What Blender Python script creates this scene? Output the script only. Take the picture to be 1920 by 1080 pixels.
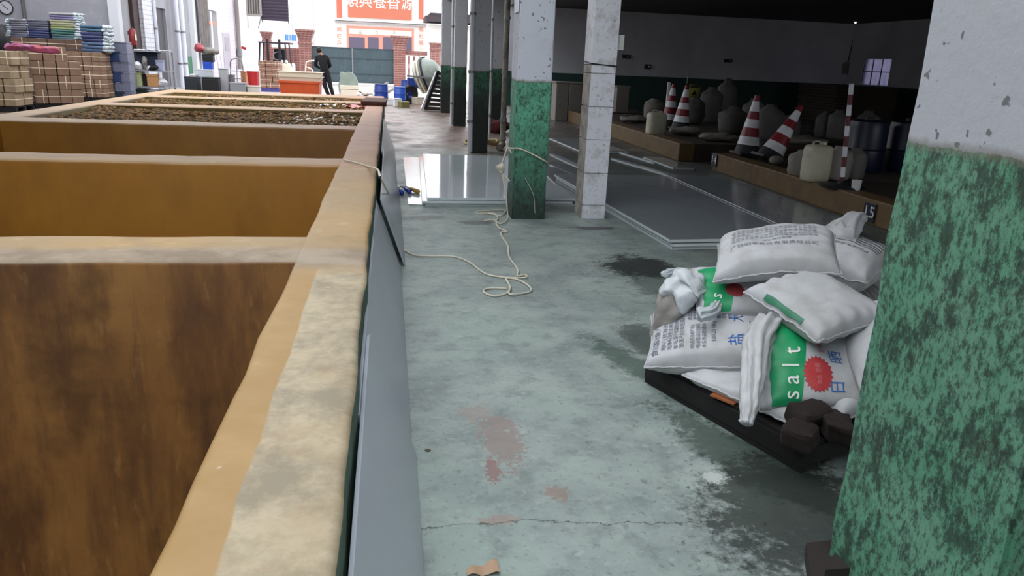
import bpy, bmesh, math, random
from mathutils import Vector, Matrix, noise, Quaternion
random.seed(7)
for o in list(bpy.data.objects): bpy.data.objects.remove(o)
SC = bpy.context.scene
COL = SC.collection
V = Vector
# ------------------------------------------------------------------ camera
F = 1400.0; H = 1.50
def _basis():
    Y = V((728-960, 107-540, F)).normalized()
    D = V((1, .042, 0))
    Z = D.cross(Y).normalized()
    if Z.y > 0: Z = -Z
    return Y.cross(Z), Y, Z          # world axes in camera coords (x right, y down, z forward)
BX, BY, BZ = _basis()
if BX.x < 0: BX = -BX
def ray(px, py):
    d = V((px-960, py-540, F)); return V((d.dot(BX), d.dot(BY), d.dot(BZ)))
def G(px, py, z=0.0):
    d = ray(px, py); return V((0, 0, H)) + d*((z-H)/d.z)
def GY(px, py, y):
    d = ray(px, py); return V((0, 0, H)) + d*(y/d.y)
def GX(px, py, x):
    d = ray(px, py); return V((0, 0, H)) + d*(x/d.x)
cam = bpy.data.cameras.new('camera'); cam_o = bpy.data.objects.new('camera', cam); COL.objects.link(cam_o)
cam.sensor_width = 36; cam.lens = 36*F/1920; cam.clip_start = .05; cam.clip_end = 300
cx = V((BX.x, BY.x, BZ.x)); cy = -V((BX.y, BY.y, BZ.y)); cz = -V((BX.z, BY.z, BZ.z))
m = Matrix((cx, cy, cz)).transposed().to_4x4(); m.translation = V((0, 0, H))
cam_o.matrix_world = m
SC.camera = cam_o
# ------------------------------------------------------------------ world, light, exposure
W = bpy.data.worlds.new('overcast_sky'); SC.world = W; W.use_nodes = True
bg = W.node_tree.nodes['Background']
bg.inputs[0].default_value = (0.93, 0.96, 1.0, 1); bg.inputs[1].default_value = 3.0
SC.view_settings.view_transform = 'Standard'; SC.view_settings.look = 'None'
SC.view_settings.gamma = 1; SC.view_settings.use_curve_mapping = False
SC.view_settings.exposure = 0.0
# ------------------------------------------------------------------ helpers
def C(h):
    h = h.lstrip('#'); r = [int(h[i:i+2], 16)/255 for i in (0, 2, 4)]
    return tuple([(x/12.92 if x <= .04045 else ((x+.055)/1.055)**2.4) for x in r]) + (1,)
class NT:
    def __init__(s, mt):
        s.t = mt.node_tree; s.N = s.t.nodes; s.L = s.t.links
    def lk(s, a, b):
        if isinstance(a, bpy.types.NodeSocket): s.L.new(a, b)
        elif a is not None:
            try: b.default_value = a
            except Exception: b.default_value = tuple(a)[:3]
    def math(s, op, a, b=None, clamp=False):
        n = s.N.new('ShaderNodeMath'); n.operation = op; n.use_clamp = clamp
        s.lk(a, n.inputs[0]); s.lk(b, n.inputs[1]); return n.outputs[0]
    def noise(s, vec, scale, detail=4, rough=.6, dist=0):
        n = s.N.new('ShaderNodeTexNoise'); s.lk(vec, n.inputs['Vector'])
        n.inputs['Scale'].default_value = scale; n.inputs['Detail'].default_value = detail
        n.inputs['Roughness'].default_value = rough; n.inputs['Distortion'].default_value = dist
        return n.outputs['Fac']
    def rng(s, v, a, b, c=0., d=1.):
        n = s.N.new('ShaderNodeMapRange'); s.lk(v, n.inputs[0])
        for i, x in enumerate((a, b, c, d)): n.inputs[i+1].default_value = x
        return n.outputs[0]
    def mix(s, f, a, b):
        n = s.N.new('ShaderNodeMix'); n.data_type = 'RGBA'
        s.lk(f, n.inputs[0]); s.lk(a, n.inputs[6]); s.lk(b, n.inputs[7]); return n.outputs[2]
    def scale(s, v, sc):
        n = s.N.new('ShaderNodeVectorMath'); n.operation = 'MULTIPLY'
        s.lk(v, n.inputs[0]); n.inputs[1].default_value = sc; return n.outputs[0]
    def sep(s, v):
        n = s.N.new('ShaderNodeSeparateXYZ'); s.lk(v, n.inputs[0]); return n.outputs
    def bump(s, h, st, dist=.01):
        n = s.N.new('ShaderNodeBump'); s.lk(h, n.inputs['Height']); n.inputs['Strength'].default_value = st
        n.inputs['Distance'].default_value = dist; return n.outputs[0]
MATS = {}
def mat(name, base, rough=.6, layers=(), bump=None, metal=0, world=False, trans=0, alpha=None, fn=None, spec=.5, emit=None, sub=0):
    """layers: (colour, scale, lo, hi, amount[, vector scale])"""
    if name in MATS: return MATS[name]
    mt = bpy.data.materials.new(name); mt.use_nodes = True; MATS[name] = mt
    t = NT(mt); B = t.N['Principled BSDF']
    if world: vec = t.N.new('ShaderNodeNewGeometry').outputs['Position']
    else: vec = t.N.new('ShaderNodeTexCoord').outputs['Object']
    col = C(base) if isinstance(base, str) else base
    for L in layers:
        v = t.scale(vec, L[5]) if len(L) > 5 else vec
        f = t.rng(t.noise(v, L[1], 5, .62), L[2], L[3], 0, L[4])
        col = t.mix(f, col, C(L[0]))
    B.inputs['Roughness'].default_value = rough; B.inputs['Metallic'].default_value = metal
    B.inputs['Specular IOR Level'].default_value = spec
    if trans: B.inputs['Transmission Weight'].default_value = trans
    if sub:
        B.inputs['Subsurface Weight'].default_value = sub; B.inputs['Subsurface Radius'].default_value = (.02, .02, .02)
    if alpha is not None: B.inputs['Alpha'].default_value = alpha
    if emit: B.inputs['Emission Color'].default_value = C(emit[0]); B.inputs['Emission Strength'].default_value = emit[1]
    if bump: t.lk(t.bump(t.noise(t.scale(vec, bump[2]) if len(bump) > 2 else vec, bump[0], 5), bump[1]), B.inputs['Normal'])
    if fn: col = fn(t, vec, col, B) or col
    t.lk(col, B.inputs['Base Color'])
    return mt
class MB:
    def __init__(s): s.b = bmesh.new(); s.mi = 0
    def _tag(s, vs, rot=None):
        fs = set(f for v in vs for f in v.link_faces)
        for f in fs: f.material_index = s.mi
        return s
    def box(s, c, d, rot=None, bev=0):
        r = bmesh.ops.create_cube(s.b, size=1)
        vs = r['verts']
        M = Matrix.Translation(V(c)) @ (rot.to_4x4() if rot is not None else Matrix()) @ Matrix.Diagonal(V((d[0], d[1], d[2], 1)))
        bmesh.ops.transform(s.b, matrix=M, verts=vs)
        s._tag(vs)
        if bev:
            es = list(set(e for v in vs for e in v.link_edges))
            bmesh.ops.bevel(s.b, geom=es, offset=bev, segments=2, affect='EDGES', profile=.5)
        return s
    def bx(s, x0, x1, y0, y1, z0, z1, bev=0): return s.box(((x0+x1)/2, (y0+y1)/2, (z0+z1)/2), (abs(x1-x0), abs(y1-y0), abs(z1-z0)), None, bev)
    def cyl(s, p0, p1, r0, r1=None, n=16, caps=True):
        p0, p1 = V(p0), V(p1); r1 = r0 if r1 is None else r1
        d = p1-p0
        r = bmesh.ops.create_cone(s.b, cap_ends=caps, segments=n, radius1=r0, radius2=max(r1, 1e-5), depth=d.length)
        M = Matrix.Translation((p0+p1)/2) @ d.to_track_quat('Z', 'Y').to_matrix().to_4x4()
        bmesh.ops.transform(s.b, matrix=M, verts=r['verts']); s._tag(r['verts']); return s
    def bar(s, p0, p1, w, h=None):
        p0, p1 = V(p0), V(p1); d = p1-p0
        return s.box((p0+p1)/2, (w, h or w, d.length), d.to_track_quat('Z', 'Y').to_matrix())
    def sph(s, c, r, sc=(1, 1, 1), n=16, rot=None):
        q = bmesh.ops.create_uvsphere(s.b, u_segments=n, v_segments=max(6, n//2+2), radius=r)
        M = Matrix.Translation(V(c)) @ (rot.to_4x4() if rot is not None else Matrix()) @ Matrix.Diagonal(V((*sc, 1)))
        bmesh.ops.transform(s.b, matrix=M, verts=q['verts']); s._tag(q['verts']); return s
    def grid(s, fn, nu, nv, closeu=False, closev=False):
        vs = [[s.b.verts.new(fn(i/(nu if closeu else nu), j/nv)) for j in range(nv + (0 if closev else 1))] for i in range(nu + (0 if closeu else 1))]
        for i in range(nu):
            for j in range(nv):
                a = vs[i][j]; b = vs[(i+1) % len(vs)][j]; c = vs[(i+1) % len(vs)][(j+1) % len(vs[0])]; d = vs[i][(j+1) % len(vs[0])]
                try:
                    f = s.b.faces.new((a, b, c, d)); f.material_index = s.mi
                except ValueError: pass
        return s
    def lathe(s, prof, c=(0, 0, 0), n=24, M=None):
        M = M or Matrix.Translation(V(c))
        return s.grid(lambda u, v: M @ V((prof[round(v*(len(prof)-1))][0]*math.cos(u*2*math.pi), prof[round(v*(len(prof)-1))][0]*math.sin(u*2*math.pi), prof[round(v*(len(prof)-1))][1])), n, len(prof)-1, closeu=True)
    def tube(s, pts, r, n=8, rf=None, smooth=4, ripple=0, nr=7):
        pts = [V(p) for p in pts]
        if smooth > 1 and len(pts) > 2:
            P = [pts[0]]+pts+[pts[-1]]; out = []; Rr = []
            for i in range(1, len(P)-2):
                for k in range(smooth):
                    t = k/smooth; a, b, c, d = P[i-1], P[i], P[i+1], P[i+2]
                    out.append(.5*((2*b)+(c-a)*t+(2*a-5*b+4*c-d)*t*t+(3*b-3*c+d-a)*t**3))
            out.append(pts[-1]); pts = out
        L = len(pts); rings = []
        ref = V((0, 0, 1))
        for i, p in enumerate(pts):
            d = (pts[min(i+1, L-1)]-pts[max(i-1, 0)]).normalized()
            a = d.cross(ref)
            if a.length < .05: a = d.cross(V((1, 0, 0)))
            a.normalize(); b = d.cross(a)
            rr = r if rf is None else rf(i/(L-1))
            rings.append([s.b.verts.new(p+(a*math.cos(2*math.pi*k/n)+b*math.sin(2*math.pi*k/n))*rr*(1+ripple*math.sin(nr*2*math.pi*k/n+i*.3))) for k in range(n)])
        for i in range(L-1):
            for k in range(n):
                f = s.b.faces.new((rings[i][k], rings[i][(k+1) % n], rings[i+1][(k+1) % n], rings[i+1][k])); f.material_index = s.mi
        for q in (rings[0][::-1], rings[-1]):
            f = s.b.faces.new(q); f.material_index = s.mi
        return s
    def poly(s, pts, th=0, d=(0, 0, 1)):
        pts = [V(p) for p in pts]; vs = [s.b.verts.new(p) for p in pts]
        f = s.b.faces.new(vs); f.material_index = s.mi
        if th:
            r = bmesh.ops.extrude_face_region(s.b, geom=[f])
            nv = [g for g in r['geom'] if isinstance(g, bmesh.types.BMVert)]
            bmesh.ops.translate(s.b, vec=V(d)*th, verts=nv); s._tag(nv)
        return s
    def build(s, name, ms, parent=None, smooth=False, loc=None, kind=None, auto=None):
        bmesh.ops.recalc_face_normals(s.b, faces=s.b.faces[:])
        me = bpy.data.meshes.new(name); s.b.to_mesh(me); s.b.free()
        if not isinstance(ms, (list, tuple)): ms = [ms]
        for q in ms: me.materials.append(q)
        if smooth:
            for p in me.polygons: p.use_smooth = True
        if auto:
            for p in me.polygons: p.use_smooth = True
            me.set_sharp_from_angle(angle=math.radians(auto))
        o = bpy.data.objects.new(name, me); COL.objects.link(o)
        if parent is not None: o.parent = parent
        if loc is not None: o.location = loc
        if kind: o['kind'] = kind
        return o
def tag(o, label, cat, group=None, kind=None):
    o['label'] = label; o['category'] = cat
    if group: o['group'] = group
    if kind: o['kind'] = kind
    return o
def thing(name, label, cat, loc=(0, 0, 0), rotz=0, group=None):
    o = bpy.data.objects.new(name, None); COL.objects.link(o); o.empty_display_size = .1
    o.location = loc; o.rotation_euler = (0, 0, rotz)
    return tag(o, label, cat, group)
def copytree(o, parent=None):
    c = o.copy(); COL.objects.link(c)
    if parent is not None: c.parent = parent
    for ch in [q for q in o.children]: copytree(ch, c)
    return c
def RZ(a): return Matrix.Rotation(a, 3, 'Z')
def nz(p, s=1.): return noise.noise(V(p)*s)
def struct(o): o['kind'] = 'structure'; return o
_tm = {}
def text_mesh(body, size):
    """flat text as list of verts and faces, centred"""
    if (body, size) in _tm: return _tm[(body, size)]
    cu = bpy.data.curves.new('t', 'FONT'); cu.body = body; cu.size = size; cu.align_x = 'CENTER'; cu.align_y = 'CENTER'; cu.resolution_u = 2
    o = bpy.data.objects.new('t', cu); COL.objects.link(o)
    dg = bpy.context.evaluated_depsgraph_get(); me = bpy.data.meshes.new_from_object(o.evaluated_get(dg))
    r = ([tuple(v.co) for v in me.vertices], [tuple(p.vertices) for p in me.polygons])
    bpy.data.objects.remove(o); bpy.data.meshes.remove(me)
    _tm[(body, size)] = r; return r
def add_text(mb, body, size, fn, th=0):
    vs, fs = text_mesh(body, size)
    q = [mb.b.verts.new(fn(v[0], v[1])) for v in vs]
    for f in fs:
        try: ff = mb.b.faces.new([q[i] for i in f]); ff.material_index = mb.mi
        except ValueError: pass
# ------------------------------------------------------------------ materials
def stain_shade_fn(stains_and_shade, extra=None):
    def f(t, vec, col, B):
        x, y, z = t.sep(vec)[:3]
        n1 = t.noise(vec, 2.2, 6, .7); n2 = t.noise(vec, 14, 5, .7)
        w = t.math('ADD', t.math('MULTIPLY', t.math('SUBTRACT', n1, .5), 2.2), t.math('MULTIPLY', t.math('SUBTRACT', n2, .5), 1.6))
        w3 = t.math('MULTIPLY', t.math('SUBTRACT', t.noise(vec, 38, 5, .7), .5), 3.0)
        for (sx, sy, rx, ry, ang, c, amt) in stains_and_shade:
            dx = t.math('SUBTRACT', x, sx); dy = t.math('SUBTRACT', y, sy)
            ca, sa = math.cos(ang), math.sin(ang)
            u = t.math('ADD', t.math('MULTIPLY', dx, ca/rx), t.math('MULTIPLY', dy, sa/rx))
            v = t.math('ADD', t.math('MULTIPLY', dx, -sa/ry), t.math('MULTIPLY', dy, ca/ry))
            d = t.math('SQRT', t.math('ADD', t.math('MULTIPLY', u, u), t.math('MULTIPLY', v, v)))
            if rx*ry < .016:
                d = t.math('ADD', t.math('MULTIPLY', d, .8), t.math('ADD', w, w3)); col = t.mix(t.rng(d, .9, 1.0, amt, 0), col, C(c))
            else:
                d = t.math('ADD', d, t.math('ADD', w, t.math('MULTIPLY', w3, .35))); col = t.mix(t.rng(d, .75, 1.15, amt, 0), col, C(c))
        if extra: col = extra(t, vec, col, B, x, y, z, w)
        return col
    return f
def gp(px, py): g = G(px, py, 0); return g.x, g.y
ST = []
for (px, py, rx, ry, a, c, am) in [
    (1200, 498, .30, .32, 0, '#1d1f1e', .9), (1240, 540, .22, .3, 0, '#34403b', .6), (1115, 428, .22, .08, 0, '#2b2523', .8), (895, 418, .16, .1, 0, '#4a403c', .6),
    (800, 408, .2, .12, 0, '#3e3c3a', .55), (1215, 640, .12, .35, 0, '#3a423d', .7), (1300, 745, .13, .85, .38, '#2f4a3b', .7),
    (1420, 870, .16, .6, .38, '#2c3f33', .75), (1500, 960, .42, .34, .2, '#262c27', .85), (940, 830, .07, .2, .1, '#8f7f78', .75), (925, 880, .03, .08, 0, '#8c6a66', .8),  # widest entry: stain enlarged and darkened to paint in the shadow near the pillar
    (890, 775, .06, .06, 0, '#9a8f86', .6), (1045, 925, .04, .04, 0, '#8f7a70', .7), (1050, 395, .5, .14, 0, '#3b3a39', .55),
    (1340, 895, .035, .035, 0, '#c4ccc6', .8), (935, 975, .05, .02, 0, '#a0857c', .6)]:
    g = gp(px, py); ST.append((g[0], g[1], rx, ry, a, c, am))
def floor_extra(t, vec, col, B, x, y, z, w):
    # brown mud towards the yard with reflections put into its brown, dark shed floor on the right
    far = t.rng(t.math('ADD', y, t.math('MULTIPLY', w, 1.6)), 10.6, 14.5, 0, .85)
    col = t.mix(far, col, C('#78594b'))
    mud = t.rng(t.noise(t.scale(vec, (1, .5, 1)), 1.7, 6, .7), .52, .6, 0, 1)
    col = t.mix(t.math('MULTIPLY', mud, t.math('MULTIPLY', far, .8)), col, C('#3a302b'))
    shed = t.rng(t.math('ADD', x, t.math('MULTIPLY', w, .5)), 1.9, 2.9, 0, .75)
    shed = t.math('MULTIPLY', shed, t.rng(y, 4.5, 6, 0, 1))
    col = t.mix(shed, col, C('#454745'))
    # crack across the near floor
    cn = t.math('MULTIPLY', t.math('SUBTRACT', t.noise(vec, 3.5, 6, .7), .5), .16)
    cr = t.math('ABSOLUTE', t.math('ADD', t.math('SUBTRACT', y, t.math('MULTIPLY', x, -.06)), t.math('SUBTRACT', cn, CRY)))
    crm = t.math('MULTIPLY', t.rng(cr, .001, .0035, .8, 0), t.rng(x, 1.1, 1.4, 1, 0))
    col = t.mix(crm, col, C('#3b4341'))
    # small dark specks towards the pillar
    sp = t.rng(t.noise(t.scale(vec, (1, .7, 1)), 26, 2, .5), .66, .7, 0, 1)
    sm = t.rng(t.math('ADD', x, t.math('MULTIPLY', y, -.25)), .0, .8, 0, .85)
    col = t.mix(t.math('MULTIPLY', sp, t.math('MULTIPLY', sm, t.rng(y, 2.6, 3.6, 1, .25))), col, C('#2a312e'))
    wet = t.rng(t.noise(vec, .9, 5, .65), .42, .6, 0, 1)
    r = t.math('SUBTRACT', t.rng(t.noise(vec, 3, 5), .3, .7, .38, .62), t.math('MULTIPLY', t.math('MULTIPLY', wet, far), .30))
    t.lk(r, B.inputs['Roughness'])
    return col
CRY = G(1000, 982, 0).y + .06*G(1000, 982, 0).x
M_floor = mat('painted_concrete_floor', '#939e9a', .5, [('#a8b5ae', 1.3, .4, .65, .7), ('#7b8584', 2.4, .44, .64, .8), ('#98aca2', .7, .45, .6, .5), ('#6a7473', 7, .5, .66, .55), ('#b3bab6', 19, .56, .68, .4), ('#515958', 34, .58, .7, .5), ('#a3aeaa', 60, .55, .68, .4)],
              bump=(30, .15), world=True, fn=stain_shade_fn(ST, floor_extra))
M_yard = mat('yard_concrete', '#b9b3b0', .7, [('#8d8683', .6, .45, .65, .5), ('#d9d4d0', 3, .5, .7, .5)], world=True)
M_wall = mat('grey_plaster', '#93939b', .8, [('#8f8f96', 1.2, .45, .7, .5), ('#b5b5bc', 5, .5, .7, .3)], bump=(20, .1), world=True)
def pillar_mat(name, white, green, dark, grime, h=1.34, gh=.5, lower=None):
    def fn(t, vec, col, B):
        x, y, z = t.sep(vec)[:3]
        n = t.noise(vec, 9, 5, .65); nb = t.noise(vec, 2.5, 3, .5)
        zz = t.math('ADD', z, t.math('MULTIPLY', t.math('SUBTRACT', n, .5), .05))
        zz = t.math('ADD', zz, t.math('MULTIPLY', t.math('SUBTRACT', nb, .5), .05))
        c_w = t.mix(t.rng(t.noise(vec, 2.1, 6, .7), .5, .75, 0, .6), C(white), C('#a7a69f'))
        c_w = t.mix(t.rng(t.noise(vec, 26, 2, .5), .68, .71, 0, .8), c_w, C('#4b4f4d'))
        c_g = t.mix(t.rng(t.noise(vec, 5, 5, .7), .4, .65, 0, .8), C(green), C('#4c8c6c'))
        mold = t.rng(t.noise(t.scale(vec, (1, 1, .6)), 15, 9, .8), .60-.10*grime, .66-.09*grime, 0, .8)
        mold2 = t.rng(t.noise(t.scale(vec, (1, 1, .5)), 55, 7, .78), .58-.1*grime, .66-.08*grime, 0, .8)
        c_g = t.mix(mold, c_g, C(dark)); c_g = t.mix(mold2, c_g, C(dark))
        br = t.rng(t.noise(vec, 5.5, 5, .7), .60, .70, 0, .8); c_g = t.mix(br, c_g, C('#2c2a20'))
        if lower: 
            low = t.rng(t.math('ADD', z, t.math('MULTIPLY', t.math('SUBTRACT', n, .5), .5)), lower[0], lower[1], lower[2], 0)
            c_g = t.mix(low, c_g, C('#1a1d1b'))
        edge = t.math('MULTIPLY', t.rng(t.math('ABSOLUTE', t.math('SUBTRACT', zz, h)), .004, .02, .6, 0), 1.)
        col = t.mix(t.rng(zz, h-.002, h+.002, 0, 1), c_g, c_w)
        col = t.mix(edge, col, C('#6d6a5e'))
        t.lk(t.bump(t.noise(vec, 18, 6, .7), .35, .01), B.inputs['Normal'])
        return col
    return mat(name, white, .7, world=True, fn=fn)
M_p0 = pillar_mat('near_pillar_paint', '#a9adb4', '#64947b', '#1f3029', 1.0)
M_p1 = pillar_mat('middle_pillar_paint', '#ccd1dc', '#62ac8f', '#22332c', .75, lower=(.1, .95, .92))
M_p3 = pillar_mat('far_pillar_paint', '#aeb2b8', '#35604d', '#161d1a', .9, lower=(.7, 1.3, .93))
M_shed = None
def shed_fn(t, vec, col, B):
    z = t.sep(vec)[2]; n = t.noise(vec, .8, 4)
    return t.mix(t.rng(z, 1.195, 1.205), t.mix(t.rng(n, .4, .6, 0, .4), C('#24403a'), C('#1c2f2c')), col)
M_shed = mat('shed_wall_paint', '#bcbdc4', .85, [('#9b9ca2', .7, .4, .65, .5)], world=True, fn=shed_fn)
M_ceil = mat('dark_ceiling', '#3c3c40', .9, [('#2b2b2e', 1.5, .4, .6, .5)], world=True)
def rim_fn(t, vec, col, B):
    x, y, z = t.sep(vec)[:3]
    n = t.math('SUBTRACT', t.noise(vec, 2.5, 4, .6), .5)
    yy = t.math('ADD', y, t.math('MULTIPLY', n, 1.6))
    pink = t.math('MULTIPLY', t.rng(yy, 5.2, 8.5, 0, .75), t.rng(x, -1.4, -.4, .3, 1))
    # ochre strip along the inner edge of the near stretch, grey worn cement beside it
    xs = t.math('ADD', x, t.math('MULTIPLY', n, .05))
    strip = t.rng(xs, -.318, -.312, 1, 0)
    nearr = t.math('MULTIPLY', t.rng(y, 3.12, 3.3, 1, 0), t.rng(x, -.44, -.435, 0, 1))
    worn = t.mix(t.rng(t.noise(vec, 5, 6, .7), .42, .62, 0, .8), C('#b5a78b'), C('#827865'))
    worn = t.mix(t.rng(t.noise(vec, 2.2, 5, .7), .5, .65, 0, .6), worn, C('#97805f'))
    nc = t.mix(strip, worn, t.mix(t.rng(t.noise(vec, 6, 5, .6), .4, .7, 0, .6), C('#a0804f'), C('#b29365')))
    col = t.mix(pink, col, t.mix(t.rng(t.noise(t.scale(vec, (.6, 2.5, 1)), 2.5, 5), .4, .65), C('#c6937f'), C('#b08472')))
    col = t.mix(nearr, col, nc)
    # grey edge of the first cross wall
    g1 = t.math('MULTIPLY', t.rng(t.math('ADD', y, t.math('MULTIPLY', n, .12)), 3.56, 3.68, .8, 0), t.rng(y, 3.2, 3.35, 0, 1))
    col = t.mix(g1, col, t.mix(t.rng(t.noise(vec, 4, 5), .4, .6), C('#a09382'), C('#7d6f60')))
    chip = t.rng(t.noise(vec, 9, 6, .75), .68, .71, 0, .75)
    col = t.mix(chip, col, C('#cdc5b4'))
    return col
M_rim = mat('worn_ochre_cement', '#a58b65', .62, [('#b5935f', 1.5, .4, .65, .8), ('#8b7658', 3, .5, .68, .6), ('#c4ab83', 7, .58, .7, .4)], bump=(14, .25), world=True, fn=rim_fn)
M_pitA = mat('stained_pit_coating', '#8a6234', .55, [('#a0763f', 1.4, .45, .65, .8), ('#4a3020', 2.2, .44, .62, .75, (1.6, 1, .5)), ('#5d4129', 5, .5, .65, .6, (1.5, 1, .2)), ('#b58b55', 14, .62, .72, .4, (1, 1, .3)), ('#2f2119', 1.1, .54, .68, .7)],
             bump=(10, .2), world=True)
M_pitB = mat('ochre_pit_coating', '#926318', .5, [('#a0701d', 1.2, .4, .65, .6), ('#7c5215', 2.5, .45, .65, .6, (1, 1, .35)), ('#a0742d', 20, .6, .75, .3)], bump=(10, .12), world=True)
M_pitC = mat('mossy_pit_coating', '#76652a', .5, [('#5b4d1e', 3, .4, .65, .6)], world=True)
M_outer = mat('green_black_wall_side', '#4c6555', .7, [('#2c382e', 5, .48, .65, .8), ('#5b6d5a', 14, .6, .7, .5)], world=True)
M_pvc = mat('white_plastic_sheet', '#b0bac2', .13, [('#9fabb2', .9, .4, .65, .5), ('#b4bdc2', 30, .6, .72, .2)], spec=.6)
M_pvcn = mat('leaning_plastic_sheet', '#bcc3ce', .25, [('#aeb6c1', .9, .4, .65, .5), ('#c6cbd2', 30, .6, .72, .2)], spec=.5)
M_edge = mat('sheet_edge', '#c3cdd0', .4)
M_pvcl = mat('pale_plastic_sheet', '#c6cfd3', .07, [('#bac4c9', .9, .4, .65, .5)], spec=.7)
M_pvcg = mat('grey_plastic_sheet', '#8a9196', .1, [('#7e858a', .9, .4, .65, .5)], spec=.6)
M_pvcd = mat('dusty_plastic_sheet', '#7d8488', .16, [('#6b7276', 1.2, .4, .6, .6)], spec=.6)
M_sack = mat('woven_white_plastic', '#c3c5c8', .5, [('#a5a4a1', 3, .48, .68, .6), ('#a8a59f', 11, .5, .7, .5)], bump=(160, .12), spec=.35)
M_sackd = mat('grey_woven_plastic', '#928f88', .55, [('#787570', 4, .45, .65, .6)], bump=(120, .15))
M_film = mat('clear_crumpled_film', '#dfe6ea', .22, [('#c9d3da', 9, .45, .6, .5)], bump=(28, .6), sub=.0, alpha=.82, spec=.7)
M_green = mat('green_print', '#16995f', .45, [('#1f8a58', 8, .45, .6, .5)])
M_red = mat('red_print', '#b93c3f', .5)
M_blue = mat('blue_print', '#2d66b0', .5)
M_ink = mat('dark_ink', '#5a6073', .6)
M_inkg = mat('grey_ink', '#6c7078', .6)
M_wink = mat('white_print', '#e6ebe6', .5)
M_blk = mat('blackened_wood', '#0e0c0c', .85, [('#1c1716', 8, .5, .65, .6, (1, .2, 1))], bump=(12, .3))
M_brown = mat('rusty_brown_board', '#5a372b', .8, [('#3b2520', 6, .45, .65, .7)], bump=(12, .4))
M_card = mat('cardboard', '#866c59', .85, [('#735a49', 3, .45, .65, .6), ('#957c69', 9, .55, .7, .4)])
M_card2 = mat('light_cardboard', '#948268', .85, [('#7f6c54', 3, .45, .65, .6)])
M_strap = mat('cream_strap', '#e3d5bd', .5)
M_steel = mat('grey_steel', '#8b8d90', .45, [('#6b6662', 6, .5, .7, .6)], metal=.6)
M_dark = mat('dark_rubber', '#17181c', .6)
M_wht = mat('white_enamel', '#e6e6ea', .4)
M_pipe = mat('white_plastic_pipe', '#c9cbd2', .45, [('#9a958c', 3, .5, .7, .5)])
M_pipeg = mat('grimy_pipe', '#8b857a', .6, [('#4a4540', 5, .45, .6, .7)])
M_rope = mat('cream_rope', '#d5cfbd', .8, bump=(90, .4))
M_bluep = mat('blue_plastic', '#23449a', .4, [('#1b3476', 5, .45, .65, .5)])
M_org = mat('orange_plastic', '#d4592a', .45, [('#b5481f', 3, .45, .65, .4)])
M_cream = mat('cream_plastic', '#e8dcc8', .5)
M_redp = mat('red_plastic', '#c22f33', .4)
M_greyp = mat('grey_plastic', '#8d9096', .5)
M_blkp = mat('black_plastic', '#1c1d20', .45)
def brick_fn(t, vec, col, B):
    n = t.N.new('ShaderNodeTexBrick'); t.lk(t.scale(vec, (1, 1, 1)), n.inputs['Vector'])
    x, y, z = t.sep(vec)[:3]
    c = t.N.new('ShaderNodeCombineXYZ'); t.lk(t.math('ADD', x, y), c.inputs[0]); t.lk(z, c.inputs[1]); t.lk(c.outputs[0], n.inputs['Vector'])
    n.offset = 0; n.inputs['Scale'].default_value = 1; n.inputs['Brick Width'].default_value = .2; n.inputs['Row Height'].default_value = .12
    n.inputs['Mortar Size'].default_value = .012; n.inputs['Color1'].default_value = C('#8c5850'); n.inputs['Color2'].default_value = C('#7d4c45'); n.inputs['Mortar'].default_value = C('#a5857d')
    return n.outputs['Color']
M_brick = mat('brown_wall_tiles', '#9a5548', .5, fn=brick_fn, world=True)
# ------------------------------------------------------------------ large structure
X1, X0, XI, XL, XLI = -.10, -.43, -.43, -4.92, -4.56
YN, YE = -1.4, 18.55
ZT = .60
def plane_with_hole():
    mb = MB(); z = 0
    def q(x0, x1, y0, y1): mb.bx(x0, x1, y0, y1, -.1, z)
    q(X1-.02, 19, -4, 30); q(-14, XL+.02, -4, 30); q(XL+.02, X1-.02, YE-.02, 30); q(XL+.02, X1-.02, -4, YN+.02)
    return mb
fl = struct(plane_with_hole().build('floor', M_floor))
mb = MB(); mb.bx(-40, 40, 30, 120, -.1, -.001); mb.bx(-40, 40, -40, -4, -.1, -.001); yard = struct(mb.build('yard_ground', M_yard))
# shed walls
YB, XR, ZC = 27.5, 17.4, 3.4
mb = MB(); mb.bx(4.2, XR+.2, YB, YB+.2, 0, ZC+.3); struct(mb.build('wall_back', M_shed))
mb = MB()
wy0, wy1, wz0, wz1 = 25.35, 26.75, 1.28, 2.15
w0 = GX(1613, 158, XR); w1 = GX(1664, 158, XR); wt = GX(1618, 110, XR)
wy1 = w0.y; wy0 = w1.y; wz0 = w0.z; wz1 = wt.z
mb.bx(XR, XR+.2, -4, wy0, 0, ZC+.3); mb.bx(XR, XR+.2, wy1, YB+.2, 0, ZC+.3)
mb.bx(XR, XR+.2, wy0, wy1, 0, wz0); mb.bx(XR, XR+.2, wy0, wy1, wz1, ZC+.3)
struct(mb.build('wall_right', M_shed))
mb = MB(); mb.bx(XR+.08, XR+.11, wy0, wy1, wz0, wz1)
win = struct(mb.build('window_1', mat('frosted_pane', '#8f8ca8', .6, [('#5a5870', 6, .4, .6, .8, (1, 3, .1))], trans=.75)))
mb = MB(); mb.bx(XR+.02, XR+.06, wy0, wy1, (wz0+wz1)/2-.015, (wz0+wz1)/2+.015)
for k in range(4):
    y = wy0+(wy1-wy0)*k/3; mb.bx(XR+.02, XR+.05, y-.012, y+.012, wz0, wz1)
mb.build('window_bars', M_dark, win)
mb = MB(); mb.bx(1.62, XR+.2, -4, 23.4, ZC, ZC+.2); mb.bx(4.2, XR+.2, 23.4, YB+.2, ZC, ZC+.2); struct(mb.build('ceiling', M_ceil))
mb = MB(); mb.bx(1.62, 2.0, -4, 23.4, ZC-.28, ZC); struct(mb.build('trim_1', M_ceil))
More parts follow.
